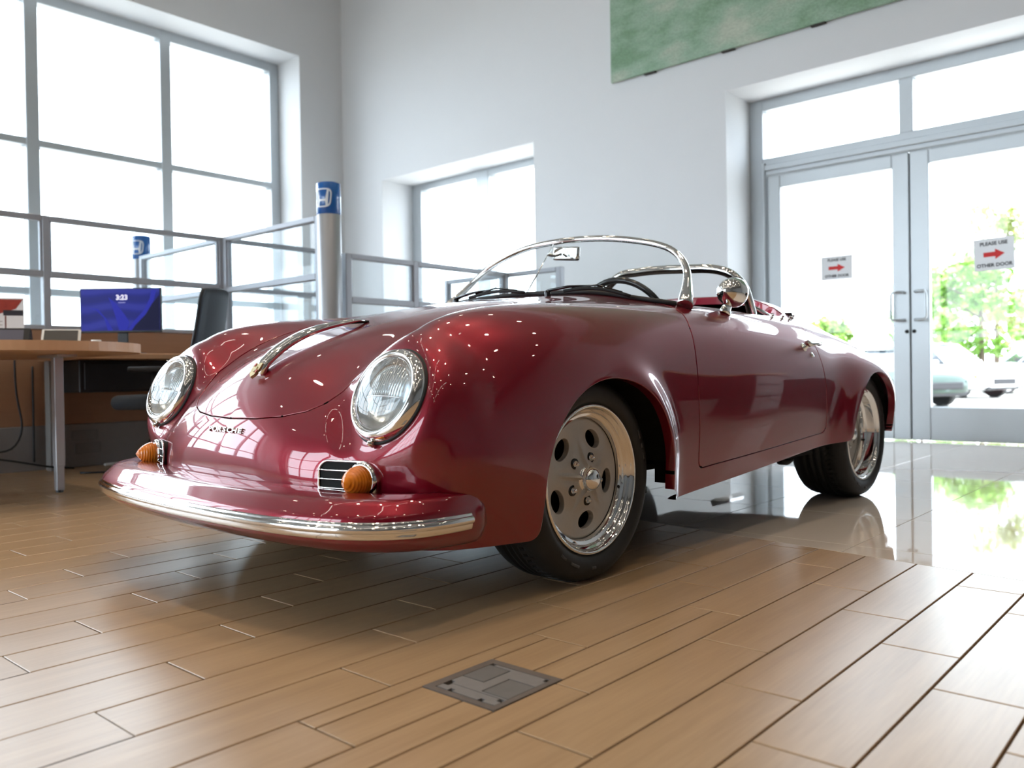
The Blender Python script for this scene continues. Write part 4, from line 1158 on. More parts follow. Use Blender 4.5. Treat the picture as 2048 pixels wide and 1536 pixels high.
def place_wheel(parts, x, y, left):
    # world-upright wheels: undo the body roll
    Bi = (Matrix.Rotation(-CAR_YAW, 4, 'Z') @ Matrix.Rotation(CAR_ROLL, 4, 'Y')).inverted()
    root = empty('wheel'); root.parent = CAR
    loc = Bi @ Vector((x*math.cos(CAR_YAW)+y*math.sin(CAR_YAW), y*math.cos(CAR_YAW)-x*math.sin(CAR_YAW), .2935))
    root.location = loc; root.rotation_euler = (0, -CAR_ROLL, 0 if left else math.pi)
    return root
WM = {}
for kind, dish, width in (('front', .040, .19), ('rear', .088, .235)):
    obs = []
    for name, shp, m in wheel_mesh(dish, width):
        if isinstance(shp, TM): o = shp.obj(name, m, CAR)
        else: o = shp.build(name, m, CAR)
        obs.append((name, o.data)); bpy.data.objects.remove(o, do_unlink=True)
    WM[kind] = obs
for kind, x, y in (('front', .742, 0.0), ('rear', .770, 2.10)):
    for s in (1, -1):
        r = place_wheel(None, s*x, y, s > 0)
        if s < 0: r.rotation_euler = (0, CAR_ROLL, math.pi)
        for name, me in WM[kind]:
            link_mesh(name, me, r)
# ------------------------------------------------------------------ cubicle partitions, desks and office things
M_PFR = mat('partition_frame', (.36, .385, .43), rough=.45, metal=.15, noise=.06, nscale=10)
M_PGL = thin_glass('partition_glass', (.96, .98, .985), .8)
M_FROST = mat('frosted_panel', (.92, .94, .95), rough=.5, trans=.75, ior=1.1)
M_WOODP = mat('wood_laminate', (.36, .20, .115), rough=.5, color2=(.30, .16, .09), nscale=3, stretch=(1, 1, 12))
M_TOP = mat('table_laminate', (.62, .36, .20), rough=.38, color2=(.54, .30, .16), nscale=4, stretch=(1, 9, 1))
M_BASEP = mat('grey_panel', (.24, .235, .23), rough=.6, noise=.08, nscale=14)
M_PLAST = mat('black_plastic', (.014, .015, .018), rough=.45, noise=.1)
M_MESH = mat('chair_mesh_fabric', (.05, .065, .085), rough=.75, noise=.3, nscale=150, bump=.3)
M_LEG = mat('silver_leg', (.44, .44, .46), rough=.38, metal=.6, noise=.05)
def partition(label, x0, y0, x1, y1, zt, zm, posts, lower='wood', group='cubicle partitions', zlow=.98):
    """runs from (x0, y0) to (x1, y1); posts = fractions"""
    L = math.hypot(x1-x0, y1-y0); r = empty('cubicle_partition', (x0, y0, 0), math.atan2(y1-y0, x1-x0)); tag(r, label, 'partition', group)
    t = .028
    B = lambda n, a, b, z0, z1, m=M_PFR, th=t: MB().bbox(a, b, -th, th, z0, z1, .004, 1).build(n, m, r)
    P = [p*L for p in posts]
    for p in P: B('post', p-.024, p+.024, 0, zt)
    for a, b in zip(P[:-1], P[1:]):
        a += .024; b -= .024
        B('top_rail', a, b, zt-.036, zt); B('mid_rail', a, b, zm-.022, zm+.022)
        B('glazing_bead', a, a+.014, zm+.022, zt-.036, M_PFR, .016); B('glazing_bead', b-.014, b, zm+.022, zt-.036, M_PFR, .016)
        MB().box(a+.014, b-.014, -.003, .003, zm+.022, zt-.036).build('glass_pane', M_PGL, r)
        if lower == 'wood':
            MB().box(a, b, -.003, .003, zlow, zm-.022).build('glass_pane', M_PGL, r)
            B('low_rail', a, b, zlow-.03, zlow); B('wood_panel', a, b, .30, zlow-.03, M_WOODP, .02); B('base_panel', a, b, .001, .30, M_BASEP, .026)
        else:
            MB().box(a, b, -.003, .003, .62, zm-.022).build('glass_pane', M_PGL, r); B('low_rail', a, b, .585, .62); B('base_panel', a, b, .001, .585, M_BASEP, .02)
    return r
partition('glass and wood partition along the back of the desk with the monitor', -6.14, .30, -6.14, 3.49, 1.722, 1.327, (0, .19, .595, 1.0))
partition('glazed partition running on behind the desk chair towards the window corner', -6.14, 3.55, -6.14, 4.42, 1.722, 1.312, (0, 1.0))
partition('glazed partition between the corner post and the silver column in front of the car', -6.11, 3.52, -4.86, 3.52, 1.722, 1.302, (0.02, 1.0), zlow=.9)
partition('glazed partition reaching from the corner post back to the blue-capped column by the window', -6.17, 3.52, -7.53, 3.52, 1.722, 1.302, (0.02, 1.0), zlow=.9)
partition('low glazed partition running from the silver column to the small window', -4.757, 3.665, -4.757, 5.33, 1.465, 1.14, (0, .38, 1.0), lower='grey')
partition('low glazed partition standing crosswise behind the car windscreen', -5.49, 5.37, -4.19, 5.37, 1.465, 1.14, (0, .52, 1.0), lower='grey')
def column(x, y, label):
    r = empty('column', (x, y, 0)); tag(r, label, 'column', 'blue-capped columns'); R = .081
    MB().lathe([(R, 0), (R, 1.708), (R-.004, 1.712)], 48).build('shaft', mat('column_silver', (.40, .41, .43), rough=.36, metal=.65, noise=.04), r)
    MB().lathe([(R-.004, 1.708), (R+.001, 1.712), (R+.001, 1.920), (R-.006, 1.926), (.0005, 1.926)], 48).build('cap', mat('cap_blue', (.005, .10, .36), rough=.22, coat=.6, noise=.05), r)
    # emblem wrapped on the cap: a wide H in a rounded frame
    Mw = mat('emblem_white', (.72, .76, .80), rough=.35); ang = math.atan2(-y, -x)-.55
    def wrap(poly_list, name):
        mb = MB()
        for poly in poly_list:
            out = []
            for i in range(len(poly)):                       # subdivide long edges so that the shape follows the curve
                a, b = poly[i], poly[(i+1) % len(poly)]; n = max(1, int(abs(b[0]-a[0])/.008))
                for k in range(n): out.append((a[0]+(b[0]-a[0])*k/n, a[1]+(b[1]-a[1])*k/n))
            bm = bmesh.new(); vs = [bm.verts.new((u, w, 0)) for u, w in out]; bm.faces.new(vs); bmesh.ops.triangulate(bm, faces=bm.faces[:])
            for v in bm.verts:
                u, w = v.co.x, v.co.y; t = ang+u/R; v.co = Vector(((R+.003)*math.cos(t), (R+.003)*math.sin(t), w))
            mb.bm(bm)
        mb.build(name, Mw, r)
    zc = 1.815; W, Hh = .062, .064
    ring = []
    fr = spline_like(W, Hh)
    inner = spline_like(W-.010, Hh-.009)
    n = len(fr)
    quads = [[(fr[i][0], zc+fr[i][1]), (fr[(i+1) % n][0], zc+fr[(i+1) % n][1]), (inner[(i+1) % n][0], zc+inner[(i+1) % n][1]), (inner[i][0], zc+inner[i][1])] for i in range(n)]
    wrap(quads, 'emblem_frame')
    H = []
    for s in (-1, 1):
        H.append([(s*.046, zc+.054), (s*.034, zc+.054), (s*.022, zc-.004), (s*.016, zc-.010), (s*.016, zc-.022), (s*.022, zc-.030), (s*.024, zc-.054), (s*.038, zc-.054), (s*.040, zc-.01)])
    H.append([(-.018, zc-.010), (-.018, zc-.022), (.018, zc-.022), (.018, zc-.010)])
    wrap(H, 'emblem')
def spline_like(W, H):
    pts = []
    for i in range(48):
        a = 2*math.pi*i/48; c, s_ = math.cos(a), math.sin(a); k = (abs(c)**4+abs(s_)**4)**(-.25)
        w = W*(1.0+.10*(k*s_)) ; pts.append((w*c*k, H*s_*k))
    return pts
column(-4.745, 3.515, 'silver column with blue emblem cap at the corner of the partitions near the car')
column(-7.69, 3.58, 'silver column with blue emblem cap standing close to the large window')

# --- round-ended table
def table():
    zt = .785; th = .046; cx, cy, R = -4.66, 1.55, .55
    r = empty('meeting_table', (cx, cy, 0)); tag(r, 'light wood table with rounded end on a square silver leg', 'table')
    pts = [(R*math.cos(a), R*math.sin(a)) for a in np.linspace(-math.pi/2, math.pi/2, 33)]+[(-1.30, R), (-1.30, -R)]
    bm = bmesh.new(); vs = [bm.verts.new((x, y, zt-th)) for x, y in pts]; f = bm.faces.new(vs)
    ex = bmesh.ops.extrude_face_region(bm, geom=[f]); bmesh.ops.translate(bm, verts=[g for g in ex['geom'] if isinstance(g, bmesh.types.BMVert)], vec=(0, 0, th))
    bmesh.ops.recalc_face_normals(bm, faces=bm.faces[:])
    MB().bm(bm).build('table_top', M_TOP, r)
    lx, ly = -.15, .22
    MB().bbox(lx-.024, lx+.024, ly-.024, ly+.024, .14, zt-th-.012, .004, 1).build('leg', M_LEG, r)
    MB().bbox(lx-.020, lx+.020, ly-.020, ly+.020, .012, .15, .003, 1).build('leg_foot', M_LEG, r)
    MB().lathe([(.018, 0), (.02, .012), (.014, .014)], 14, Matrix.Translation((lx, ly, 0))).build('glide', M_PLAST, r)
    MB().bbox(lx-.14, lx+.14, ly-.05, ly+.05, zt-th-.014, zt-th-.001, .002, 1).build('leg_plate', M_LEG, r)
    MB().bbox(-1.27, -1.22, -.40, -.35, .0, zt-th, .003, 1).build('rear_leg', M_LEG, r)
table()
def desk():
    r = empty('desk', (-5.80, 2.78, 0)); tag(r, 'wood desk against the partition under the computer monitor', 'desk')
    MB().bbox(-.30, .36, -.66, .66, .735, .772, .004, 1).build('worktop', M_TOP, r)
    MB().bbox(-.24, .10, -.55, .60, .52, .735, .006, 1).build('drawer_box', M_PLAST, r)
    MB().bbox(.10, .112, -.52, .57, .54, .715, .003, 1).build('drawer_front', M_PLAST, r)
    for y in (-.60, .62): MB().bbox(-.28, -.20, y-.025, y+.025, 0, .735, .003, 1).build('leg', M_BASEP, r)
desk()

# --- computer monitor
def monitor():
    ax = Vector((.40, .352, 0)).normalized(); nrm = Vector((ax.y, -ax.x, 0)); c = Vector((-5.69, 2.497, 1.068))
    r = empty('computer_monitor', (c.x, c.y, .772)); tag(r, 'computer monitor with blue lock screen on the desk', 'monitor'); r.rotation_euler = (0, 0, math.atan2(ax.y, ax.x))
    zc = c.z-.772; w, h = .272, .150
    MB().bbox(-w, w, .004, .030, zc-h, zc+h, .004, 2).build('housing', M_PLAST, r)
    m = bpy.data.materials.new('lock_screen'); m.use_nodes = True; nt = m.node_tree; b = nt.nodes['Principled BSDF']
    tc = nt.nodes.new('ShaderNodeTexCoord'); wv = nt.nodes.new('ShaderNodeTexWave'); wv.wave_type = 'RINGS'; wv.inputs['Scale'].default_value = 2.6; wv.inputs['Distortion'].default_value = 2.2; wv.inputs['Detail'].default_value = 0
    mp = nt.nodes.new('ShaderNodeMapping'); mp.inputs['Location'].default_value = (.05, 0, .35); mp.inputs['Scale'].default_value = (1.4, 1, 1.0)
    nt.links.new(tc.outputs['Object'], mp.inputs[0]); nt.links.new(mp.outputs[0], wv.inputs[0])
    rp = nt.nodes.new('ShaderNodeValToRGB'); e = rp.color_ramp.elements; e[0].color = (.010, .016, .30, 1); e[1].color = (.035, .045, .52, 1); e[0].position = .1; e[1].position = .9
    rp.color_ramp.elements.new(.55).color = (.014, .022, .40, 1)
    nt.links.new(wv.outputs['Fac'], rp.inputs[0]); nt.links.new(rp.outputs[0], b.inputs['Emission Color']); b.inputs['Emission Strength'].default_value = .85; b.inputs['Specular IOR Level'].default_value = .1
    b.inputs['Base Color'].default_value = (.005, .005, .02, 1); b.inputs['Roughness'].default_value = .3
    scr = MB().box(-w+.008, w-.008, .002, .004, zc-h+.014, zc+h-.008).build('screen', m, r)
    # folded ribbon shapes of the wallpaper, flat on the screen
    Mr = mat('ribbon_blue', (.01, .01, .05), emit=(.04, .05, .60), estr=.9, spec=.1); Md = mat('ribbon_dark', (.01, .01, .02), emit=(.012, .014, .06), estr=.9, spec=.1)
    def flat(poly, mm, n, d):
        mb = MB(); mb.add([(x, d, zc+z) for x, z in poly], [tuple(range(len(poly)))]); mb.build(n, mm, scr)
    flat([(w-.009, .10), (w-.009, -h+.015), (.075, -h+.015), (.10, -.10), (.17, -.01)], Md, 'wallpaper_fold', .0016)
    flat([(-.01, -h+.015), (-.03, -.05), (-.055, .03), (-.08, .09), (-.03, .05), (.03, -.03), (.06, -.08), (.045, -h+.015)], Mr, 'wallpaper_fold', .0014)
    flat([(.045, -h+.015), (.09, -.075), (.16, .0), (.20, .08), (.21, .135), (.245, .135), (.225, .06), (.17, -.03), (.10, -.10), (.075, -h+.015)], Mr, 'wallpaper_fold', .0012)
    flat([(-.22, .02), (-.16, .0), (-.11, -.05), (-.085, -h+.015), (-.05, -h+.015), (-.09, -.06), (-.15, .01)], Mr, 'wallpaper_fold', .0012)
    Mt = Matrix(((1, 0, 0, 0), (0, 0, -1, .0008), (0, 1, 0, zc), (0, 0, 0, 1)))
    Mwt = mat('screen_text', (.8, .8, .9), emit=(.75, .72, .95), estr=1.2)
    text_obj('clock_text', '3:23', .046, Mt @ Matrix.Translation((.012, .085, 0)), Mwt, scr, offset=.0016)
    MB().box(-.012, .036, .0004, .0012, zc+.050, zc+.0535).build('date_line', mat('screen_text_dim', (.4, .4, .6), emit=(.30, .30, .70), estr=1.0), scr)
    MB().bbox(-.035, .035, .028, .045, .01, zc+.02, .004, 1).build('stand_neck', M_PLAST, r); MB().bbox(-.13, .13, -.07, .11, 0, .012, .004, 1).build('stand_base', M_PLAST, r)
monitor()

# --- office chairs
def office_chair(x, y, rz, label, seat_z=.48, back_m=None):
    r = empty('office_chair', (x, y, 0), rz); tag(r, label, 'chair', 'office chairs at the desks')     # faces local +x
    bm = bmesh.new(); bmesh.ops.create_cube(bm, size=1)
    for v in bm.verts: v.co = Vector((v.co.x*.50, v.co.y*.50, v.co.z*.09))
    bmesh.ops.bevel(bm, geom=bm.edges[:], offset=.042, segments=4, profile=.5, affect='EDGES')
    MB().bm(bm, True, Matrix.Translation((0.02, 0, seat_z-.02))).build('seat', M_MESH, r)
    V = []; F = []; n, k = 13, 9
    for i in range(n):
        t = i/(n-1); z = seat_z+.10+.56*t; xx = -.235-.035*math.sin(t*3.0)-.10*t**2; w = .235*(1-.10*t)*(1 if 0 < t < 1 else .93)
        for j in range(k):
            s_ = -1+2*j/(k-1); V.append((xx+.045*s_*s_, w*s_, z+.02*(1-s_*s_)*(1 if t > .5 else -1)))
    for i in range(n-1):
        for j in range(k-1): F.append((i*k+j, i*k+j+1, (i+1)*k+j+1, (i+1)*k+j))
    m = len(V); V2 = V+[(a-.022, b, c) for a, b, c in V]; F2 = F+[tuple(m+q for q in reversed(f)) for f in F]
    rim = [i*k for i in range(n)]+[(n-1)*k+j for j in range(1, k)]+[i*k+k-1 for i in range(n-2, -1, -1)]+[j for j in range(k-2, 0, -1)]
    for q in range(len(rim)): a, b = rim[q], rim[(q+1) % len(rim)]; F2.append((b, a, m+a, m+b))
    back = MB().add(V2, F2, True).build('backrest', back_m or M_MESH, r)
    MB().tube([V[q] for q in rim], .011, 8, closed=True).build('back_frame', M_PLAST, back)
    MB().tube([(-.05, 0, seat_z-.07), (-.24, 0, seat_z-.06), (-.29, 0, seat_z+.08), (-.285, 0, seat_z+.30)], .020, 8, flat=1.6).build('back_spine', M_PLAST, r)
    for s_ in (-1, 1):
        a = MB().tube([(-.02, s_*.24, seat_z-.05), (-.02, s_*.285, seat_z+.02), (-.03, s_*.285, seat_z+.17)], .017, 8).build('armrest', M_PLAST, r)
        MB().bbox(-.17, .12, s_*.285-.042, s_*.285+.042, seat_z+.165, seat_z+.198, .014, 2).build('arm_pad', M_PLAST, a)
    MB().lathe([(.028, .09), (.028, .30), (.018, .30), (.018, seat_z-.06)], 16).build('gas_lift', M_LEG, r)
    for q in range(5):
        a = 2*math.pi*q/5+.35; c, s_ = math.cos(a), math.sin(a)
        leg = MB().tube([(.02*c, .02*s_, .125), (.16*c, .16*s_, .112), (.30*c, .30*s_, .070)], [.026, .021, .015], 8, flat=.8).build('base_leg', M_LEG, r)
        MB().tube([(.305*c-.024*s_, .305*s_+.024*c, .031), (.305*c+.024*s_, .305*s_-.024*c, .031)], .031, 14).build('caster', M_PLAST, leg)
    return r
office_chair(-5.15, 2.56, math.radians(221), 'dark mesh office chair with tall back turned towards the monitor desk')
office_chair(-4.86, 1.17, math.radians(90), 'office chair with silver star base tucked under the round-ended table', back_m=mat('grey_mesh', (.20, .21, .22), rough=.8, noise=.2, nscale=120))

# --- things on the table and desk
def desk_phone():
    r = empty('desk_phone', (-5.10, 1.90, .785), math.radians(62)); tag(r, 'black and white desk phone with tilted panel on the wood table', 'phone')
    Mw = mat('white_plastic', (.78, .77, .74), rough=.4, noise=.04)
    MB().bbox(-.035, .035, -.02, .05, 0, .03, .006, 2).build('foot', Mw, r)
    T = Matrix.Translation((0, .01, .062)) @ Matrix.Rotation(math.radians(52), 4, 'X')
    bm = bmesh.new(); bmesh.ops.create_cube(bm, size=1)
    for v in bm.verts: v.co = Vector((v.co.x*.20, v.co.y*.115, v.co.z*.016))
    bmesh.ops.bevel(bm, geom=bm.edges[:], offset=.005, segments=2, profile=.5, affect='EDGES'); MB().bm(bm, False, T).build('body', Mw, r)
    bm = bmesh.new(); bmesh.ops.create_cube(bm, size=1)
    for v in bm.verts: v.co = Vector((v.co.x*.172, v.co.y*.088, v.co.z*.006+.010))
    MB().bm(bm, False, T).build('key_panel', M_PLAST, r)
    for s_ in (-1, 1):
        MB().lathe([(.008, .012), (.008, .018), (.0005, .019)], 10, T @ Matrix.Translation((s_*.088, -.045, 0))).build('corner_stud', mat('brass', (.7, .5, .25), rough=.3, metal=.8), r)
desk_phone()
def tablet():
    r = empty('desk_screen', (-5.32, 1.62, .787), math.radians(60)); tag(r, 'small dark slanted screen lying on the wood table by the phone', 'screen')
    T = Matrix.Translation((0, .02, .058)) @ Matrix.Rotation(math.radians(62), 4, 'X')
    for sz, z, n, m in (((.36, .125, .02), 0, 'body', M_PLAST), ((.30, .10, .003), .011, 'display', mat('display_grey', (.05, .05, .06), emit=(.06, .055, .075), estr=1.0))):
        bm = bmesh.new(); bmesh.ops.create_cube(bm, size=1)
        for v in bm.verts: v.co = Vector((v.co.x*sz[0], v.co.y*sz[1], v.co.z*sz[2]+z))
        MB().bm(bm, False, T).build(n, m, r)
    MB().prism([(0, 0), (.11, 0), (.05, .11)], .17, .185, Matrix(((0, 0, 1, 0), (1, 0, 0, 0), (0, 1, 0, 0), (0, 0, 0, 1)))).build('side_cheek', M_PLAST, r)
tablet()
def leaflet():
    r = empty('leaflet_stand', (-5.90, 1.86, .785), math.radians(62)); tag(r, 'upright printed leaflet with red picture leaning by the partition post', 'leaflet')
    MB().bbox(-.115, .115, -.004, .0, 0.03, .345, .001, 1).build('sheet', M_PAPER, r); MB().bbox(-.10, .10, -.02, .05, 0, .032, .004, 1).build('holder', mat('clear_holder', (.6, .62, .64), rough=.2), r)
    MB().add([(-.11, -.0048, .255), (-.03, -.0048, .24), (.07, -.0048, .275), (.11, -.0048, .335), (-.02, -.0048, .335)], [(0, 1, 2, 3, 4)]).build('picture', mat('leaflet_red', (.42, .05, .03), rough=.5, noise=.5, nscale=30), r)
    MB().box(.0, .11, -.0050, -.0044, .232, .266).build('heading', mat('leaflet_dark', (.03, .03, .04), rough=.5), r)
    for k in range(7): MB().box(-.10, -.005, -.0048, -.0042, .06+.022*k, .066+.022*k).build('print_line', mat('leaflet_grey', (.42, .41, .42), rough=.6), r)
    MB().box(.008, .016, -.0048, -.0042, .04, .23).build('print_rule', mat('leaflet_brown', (.16, .06, .05), rough=.6), r)
leaflet()
def desk_bits():
    r = empty('pen_cup', (-5.60, 2.30, .772)); tag(r, 'small white cup beside the monitor stand', 'cup'); MB().lathe([(.0005, .004), (.026, .0), (.030, .09), (.027, .09), (.024, .006)], 20).build('cup_body', mat('white_plastic', (.78, .77, .74), rough=.4), r)
    r = empty('computer_mouse', (-5.66, 2.16, .772)); tag(r, 'black computer mouse on the desk', 'mouse')
    bm = bmesh.new(); bmesh.ops.create_uvsphere(bm, u_segments=16, v_segments=8, radius=1)
    for v in bm.verts: v.co = Vector((v.co.x*.055, v.co.y*.032, max(0, v.co.z)*.034))
    MB().bm(bm, True).build('mouse_shell', M_PLAST, r)
    MB().tube([(.035, 0, .022), (.02, 0, .034), (0, 0, .036)], .005, 6).build('scroll_wheel', M_BASEP, r)
    for i, (pts, lab) in enumerate((
        ([(-6.09, 1.98, .76), (-6.07, 1.99, .45), (-6.05, 2.0, .28), (-6.03, 1.94, .17), (-6.0, 1.80, .15), (-6.02, 1.66, .14)], 'black cable hanging behind the table down to the floor sockets'),
        ([(-6.10, 2.09, .70), (-6.10, 2.09, .30), (-6.10, 2.09, .06)], 'straight black cable running down the partition beside the table leg'),
        ([(-5.66, 2.80, .50), (-5.65, 2.76, .36), (-5.64, 2.70, .25), (-5.62, 2.60, .12), (-5.60, 2.50, .03), (-5.56, 2.38, .008), (-5.64, 2.2, .008)], 'black cable looping from the desk chair to the base panel'),
        ([(-6.03, 1.70, .13), (-6.0, 1.95, .08), (-5.99, 2.15, .03), (-5.99, 2.3, .009)], 'black cable sagging from the socket box along the base panel'))):
        P = spline_pts(pts, 24)
        tag(MB().tube([tuple(p) for p in P], .007, 6).build('power_cable', M_PLAST), lab, 'cable')
    r = empty('socket_box', (-6.095, 1.58, .145)); tag(r, 'black socket box fixed to the grey base panel', 'socket'); MB().bbox(-.018, .03, -.14, .14, -.03, .03, .005, 1).build('box_body', M_PLAST, r)
    for k in range(3): MB().bbox(.028, .033, -.11+.08*k, -.06+.08*k, -.018, .018, .002, 1).build('outlet', M_BASEP, r)
    for y, z, lab in ((2.42, .22, 'upper grey ventilation plate on the base panel'), (2.44, .13, 'lower grey ventilation plate on the base panel')):
        r = empty('vent_plate', (-6.113, y, z)); tag(r, lab, 'vent'); MB().bbox(0, .006, -.09, .09, -.035, .035, .002, 1).build('plate', mat('vent_grey', (.19, .19, .19), rough=.6), r)
        for k in range(4): MB().box(.006, .008, -.075, .075, -.025+.015*k, -.019+.015*k).build('slat', M_BASEP, r)
    r = empty('glint_strip', (-6.05, 2.61, 0)); tag(r, 'bright white strip added as a glint of light by the partition base', 'strip'); MB().bbox(-.02, .02, -.085, .085, 0, .014, .004, 2).build('glint_body', mat('white_plastic', (.78, .77, .74), rough=.4), r)  # added white strip, stands in for the line of light along the base panel
    MB().bbox(-.006, .006, -.08, .08, .014, .018, .002, 1).build('glint_ridge', MATS['white_plastic'], r)
desk_bits()
# --- furniture to the right of the doors (out of frame, mirrored in the car door)
def sales_desk():
    r = empty('sales_desk', (.55, 5.35, 0), math.radians(8)); tag(r, 'dark sales desk with pale worktop standing beside the entrance doors', 'desk')
    MB().bbox(-.75, .75, -.34, .34, .735, .770, .004, 1).build('worktop', M_TOP, r)
    MB().bbox(-.70, -.30, -.30, .30, .06, .735, .006, 1).build('drawer_unit', M_PLAST, r)
    for k in range(3): MB().bbox(-.715, -.70, -.27, .27, .10+.21*k, .29+.21*k, .003, 1).build('drawer_front', M_BASEP, r)
    MB().bbox(-.30, .70, .26, .30, .25, .735, .004, 1).build('modesty_panel', M_PLAST, r)
    MB().bbox(.66, .70, -.30, .30, 0, .735, .004, 1).build('side_panel', M_PLAST, r)
sales_desk()
def low_cabinet():
    r = empty('low_cabinet', (.10, 6.55, 0)); tag(r, 'low dark cabinet against the wall beside the door frame', 'cabinet')
    MB().bbox(-.55, .55, -.25, .25, .05, .62, .006, 1).build('body', M_PLAST, r)
    for s in (-1, 1):
        d = MB().bbox(min(s*.01, s*.53), max(s*.01, s*.53), -.268, -.25, .08, .59, .004, 1).build('door', M_PLAST, r); MB().tube([(s*.06, -.285, .36), (s*.06, -.285, .46)], .006, 8).build('handle', M_LEG, d)
    MB().bbox(-.50, .50, -.22, .22, 0, .05, .004, 1).build('plinth', M_BASEP, r)
low_cabinet()
# ------------------------------------------------------------------ outside the doors and windows
tag(MB().box(-90, 60, -70, 110, -.42, -.32).build('ground', mat('asphalt', (.30, .30, .29), rough=.9, noise=.15, nscale=4)), kind='structure')
tag(MB().bbox(-20, 16, YW+.66, 13.2, -.32, -.03, .02, 1).build('pavement', mat('concrete', (.62, .60, .57), rough=.85, noise=.1, nscale=3)), kind='structure')
M_CARGLASS = mat('car_glass', (.03, .04, .05), rough=.06, coat=.5)
def parked_car(x, y, rz, paint, label, suv=False, z=-.32):
    """faces local -y; body lofted from sections"""
    r = empty('parked_car', (x, y, z), rz); tag(r, label, 'car', 'cars parked outside')
    Hh = 1.72 if suv else 1.45; belt = 1.05 if suv else .92; W = .93
    # stations along y: (y, half width, z of bottom, z of shoulder)
    st = [(-2.28, .62, .36, .62), (-2.20, .78, .28, .74 if not suv else .84), (-1.95, .88, .24, .84 if not suv else .98), (-1.2, W, .22, .92 if not suv else 1.06), (-.6, W, .22, belt), (.6, W, .22, belt+.02), (1.6, W, .22, belt+.02), (2.05, .88, .26, belt-.02), (2.22, .74, .34, belt-.16)]
    V = []; F = []; k = 10
    for y_, w, zb, zs in st:
        prof = [(0, zb), (w*.8, zb), (w*.97, zb+.08), (w, zb+.30), (w*.99, (zb+zs)/2+.1), (w*.95, zs-.06), (w*.88, zs), (w*.6, zs+.03), (w*.3, zs+.045), (0, zs+.05)]
        V += [(a, y_, b) for a, b in prof]
    n = len(st)
    for i in range(n-1):
        for j in range(k-1): F.append((i*k+j, i*k+j+1, (i+1)*k+j+1, (i+1)*k+j))
    F.append(tuple(reversed(range(k)))); F.append(tuple((n-1)*k+j for j in range(k)))
    Vm = [(-a, b, c) for a, b, c in V]; m = len(V)
    b = MB().add(V, F, True); b.add(Vm, [tuple(reversed(f)) for f in F], True)
    body = b.build('body', mat('parked_paint_'+paint[0], paint[1], rough=.3, metal=.2, coat=.8), r, auto=40)
    yr = 2.05 if suv else 1.75
    gh = [(-.95, belt+.03), (-.25, Hh-.06), (.2, Hh), (yr-.55, Hh-.03), (yr, belt+.04)]
    cab = MB(); V = []
    for y_, z_ in gh:
        t = (z_-belt)/(Hh-belt); w = W*.9-.20*t; V += [(-w, y_, z_), (w, y_, z_)]
    g = len(gh)
    F = [(2*i, 2*i+1, 2*i+3, 2*i+2) for i in range(g-1)]+[tuple(2*i for i in range(g)), tuple(2*i+1 for i in reversed(range(g)))]
    cab.add(V, F).build('cabin', M_CARGLASS, r, auto=30)
    roof = MB(); Vr = []
    for y_, z_ in gh[1:-1]:
        t = (z_-belt)/(Hh-belt); w = W*.9-.20*t+.012; Vr += [(-w, y_, z_+.004), (-w*.5, y_, z_+.035), (w*.5, y_, z_+.035), (w, y_, z_+.004)]
    roof.add(Vr, [(4*i+j, 4*i+j+1, 4*i+j+5, 4*i+j+4) for i in range(2) for j in range(3)], True).build('roof', body.data.materials[0], r)
    for s in (-1, 1):
        for i in range(g-1):
            if i in (0, 3) or True:
                a, c = gh[i], gh[i+1]; wa = W*.9-.20*(a[1]-belt)/(Hh-belt)+.006; wc = W*.9-.20*(c[1]-belt)/(Hh-belt)+.006
                MB().tube([(s*wa, a[0], a[1]), (s*wc, c[0], c[1])], .028, 6).build('pillar', body.data.materials[0], r)
        MB().tube([(s*(W*.9-.10), .45, belt), (s*(W*.9-.2), .48, Hh-.02)], .03, 6).build('pillar', body.data.materials[0], r)
        # lamps, mirror, handle
        MB().bbox(min(s*.55, s*.84), max(s*.55, s*.84), -2.235, -2.10, .66 if not suv else .80, .78 if not suv else .94, .03, 2).build('head_lamp', mat('parked_lamp', (.75, .78, .8), rough=.15, metal=.4), r)
        MB().bbox(min(s*.80, s*.9), max(s*.80, s*.9), -2.02, -1.92, .62, .70, .02, 1).build('side_marker', mat('marker_amber', (.8, .22, .02), rough=.3), r)
        MB().bbox(min(s*.92, s*1.08), max(s*.92, s*1.08), -.78, -.66, belt, belt+.13, .03, 2).build('door_mirror', body.data.materials[0], r)
        for yy in (-1.38, 1.38):
            wh = MB().tube([(s*.72, yy, .34), (s*.94, yy, .34)], .34, 28).build('wheel', M_TIRE, r)
            MB().tube([(s*.93, yy, .34), (s*.945, yy, .34)], .24, 24).build('wheel_rim', mat('parked_rim', (.62, .63, .65), rough=.35, metal=.5), wh)
            for q in range(5):
                a = q*2*math.pi/5; MB().tube([(s*.948, yy+.05*math.cos(a), .34+.05*math.sin(a)), (s*.948, yy+.22*math.cos(a), .34+.22*math.sin(a))], .022, 6).build('wheel_spoke', MATS['parked_rim'], wh)
    MB().bbox(-.5, .5, -2.30, -2.20, .42, .60, .03, 2).build('front_grille', M_PLAST, r)
    MB().bbox(-.7, .7, -2.25, -2.12, .26, .36, .02, 1).build('lower_intake', M_PLAST, r)
    return r
parked_car(-7.35, 22.6, math.radians(62), ('green', (.004, .028, .018)), 'dark green car parked nearest to the entrance doors')
parked_car(-7.6, 29.5, math.radians(66), ('white', (.72, .73, .74)), 'white off-roader with exposed wheels parked behind the green car', suv=True)
parked_car(-5.6, 34.5, math.radians(-60), ('pearl', (.60, .63, .66)), 'silver white car parked below the trees beyond the off-roader', suv=True)
parked_car(-13.2, 26.5, math.radians(60), ('teal', (.02, .06, .045)), 'teal green car standing outside behind the tail of the red car')
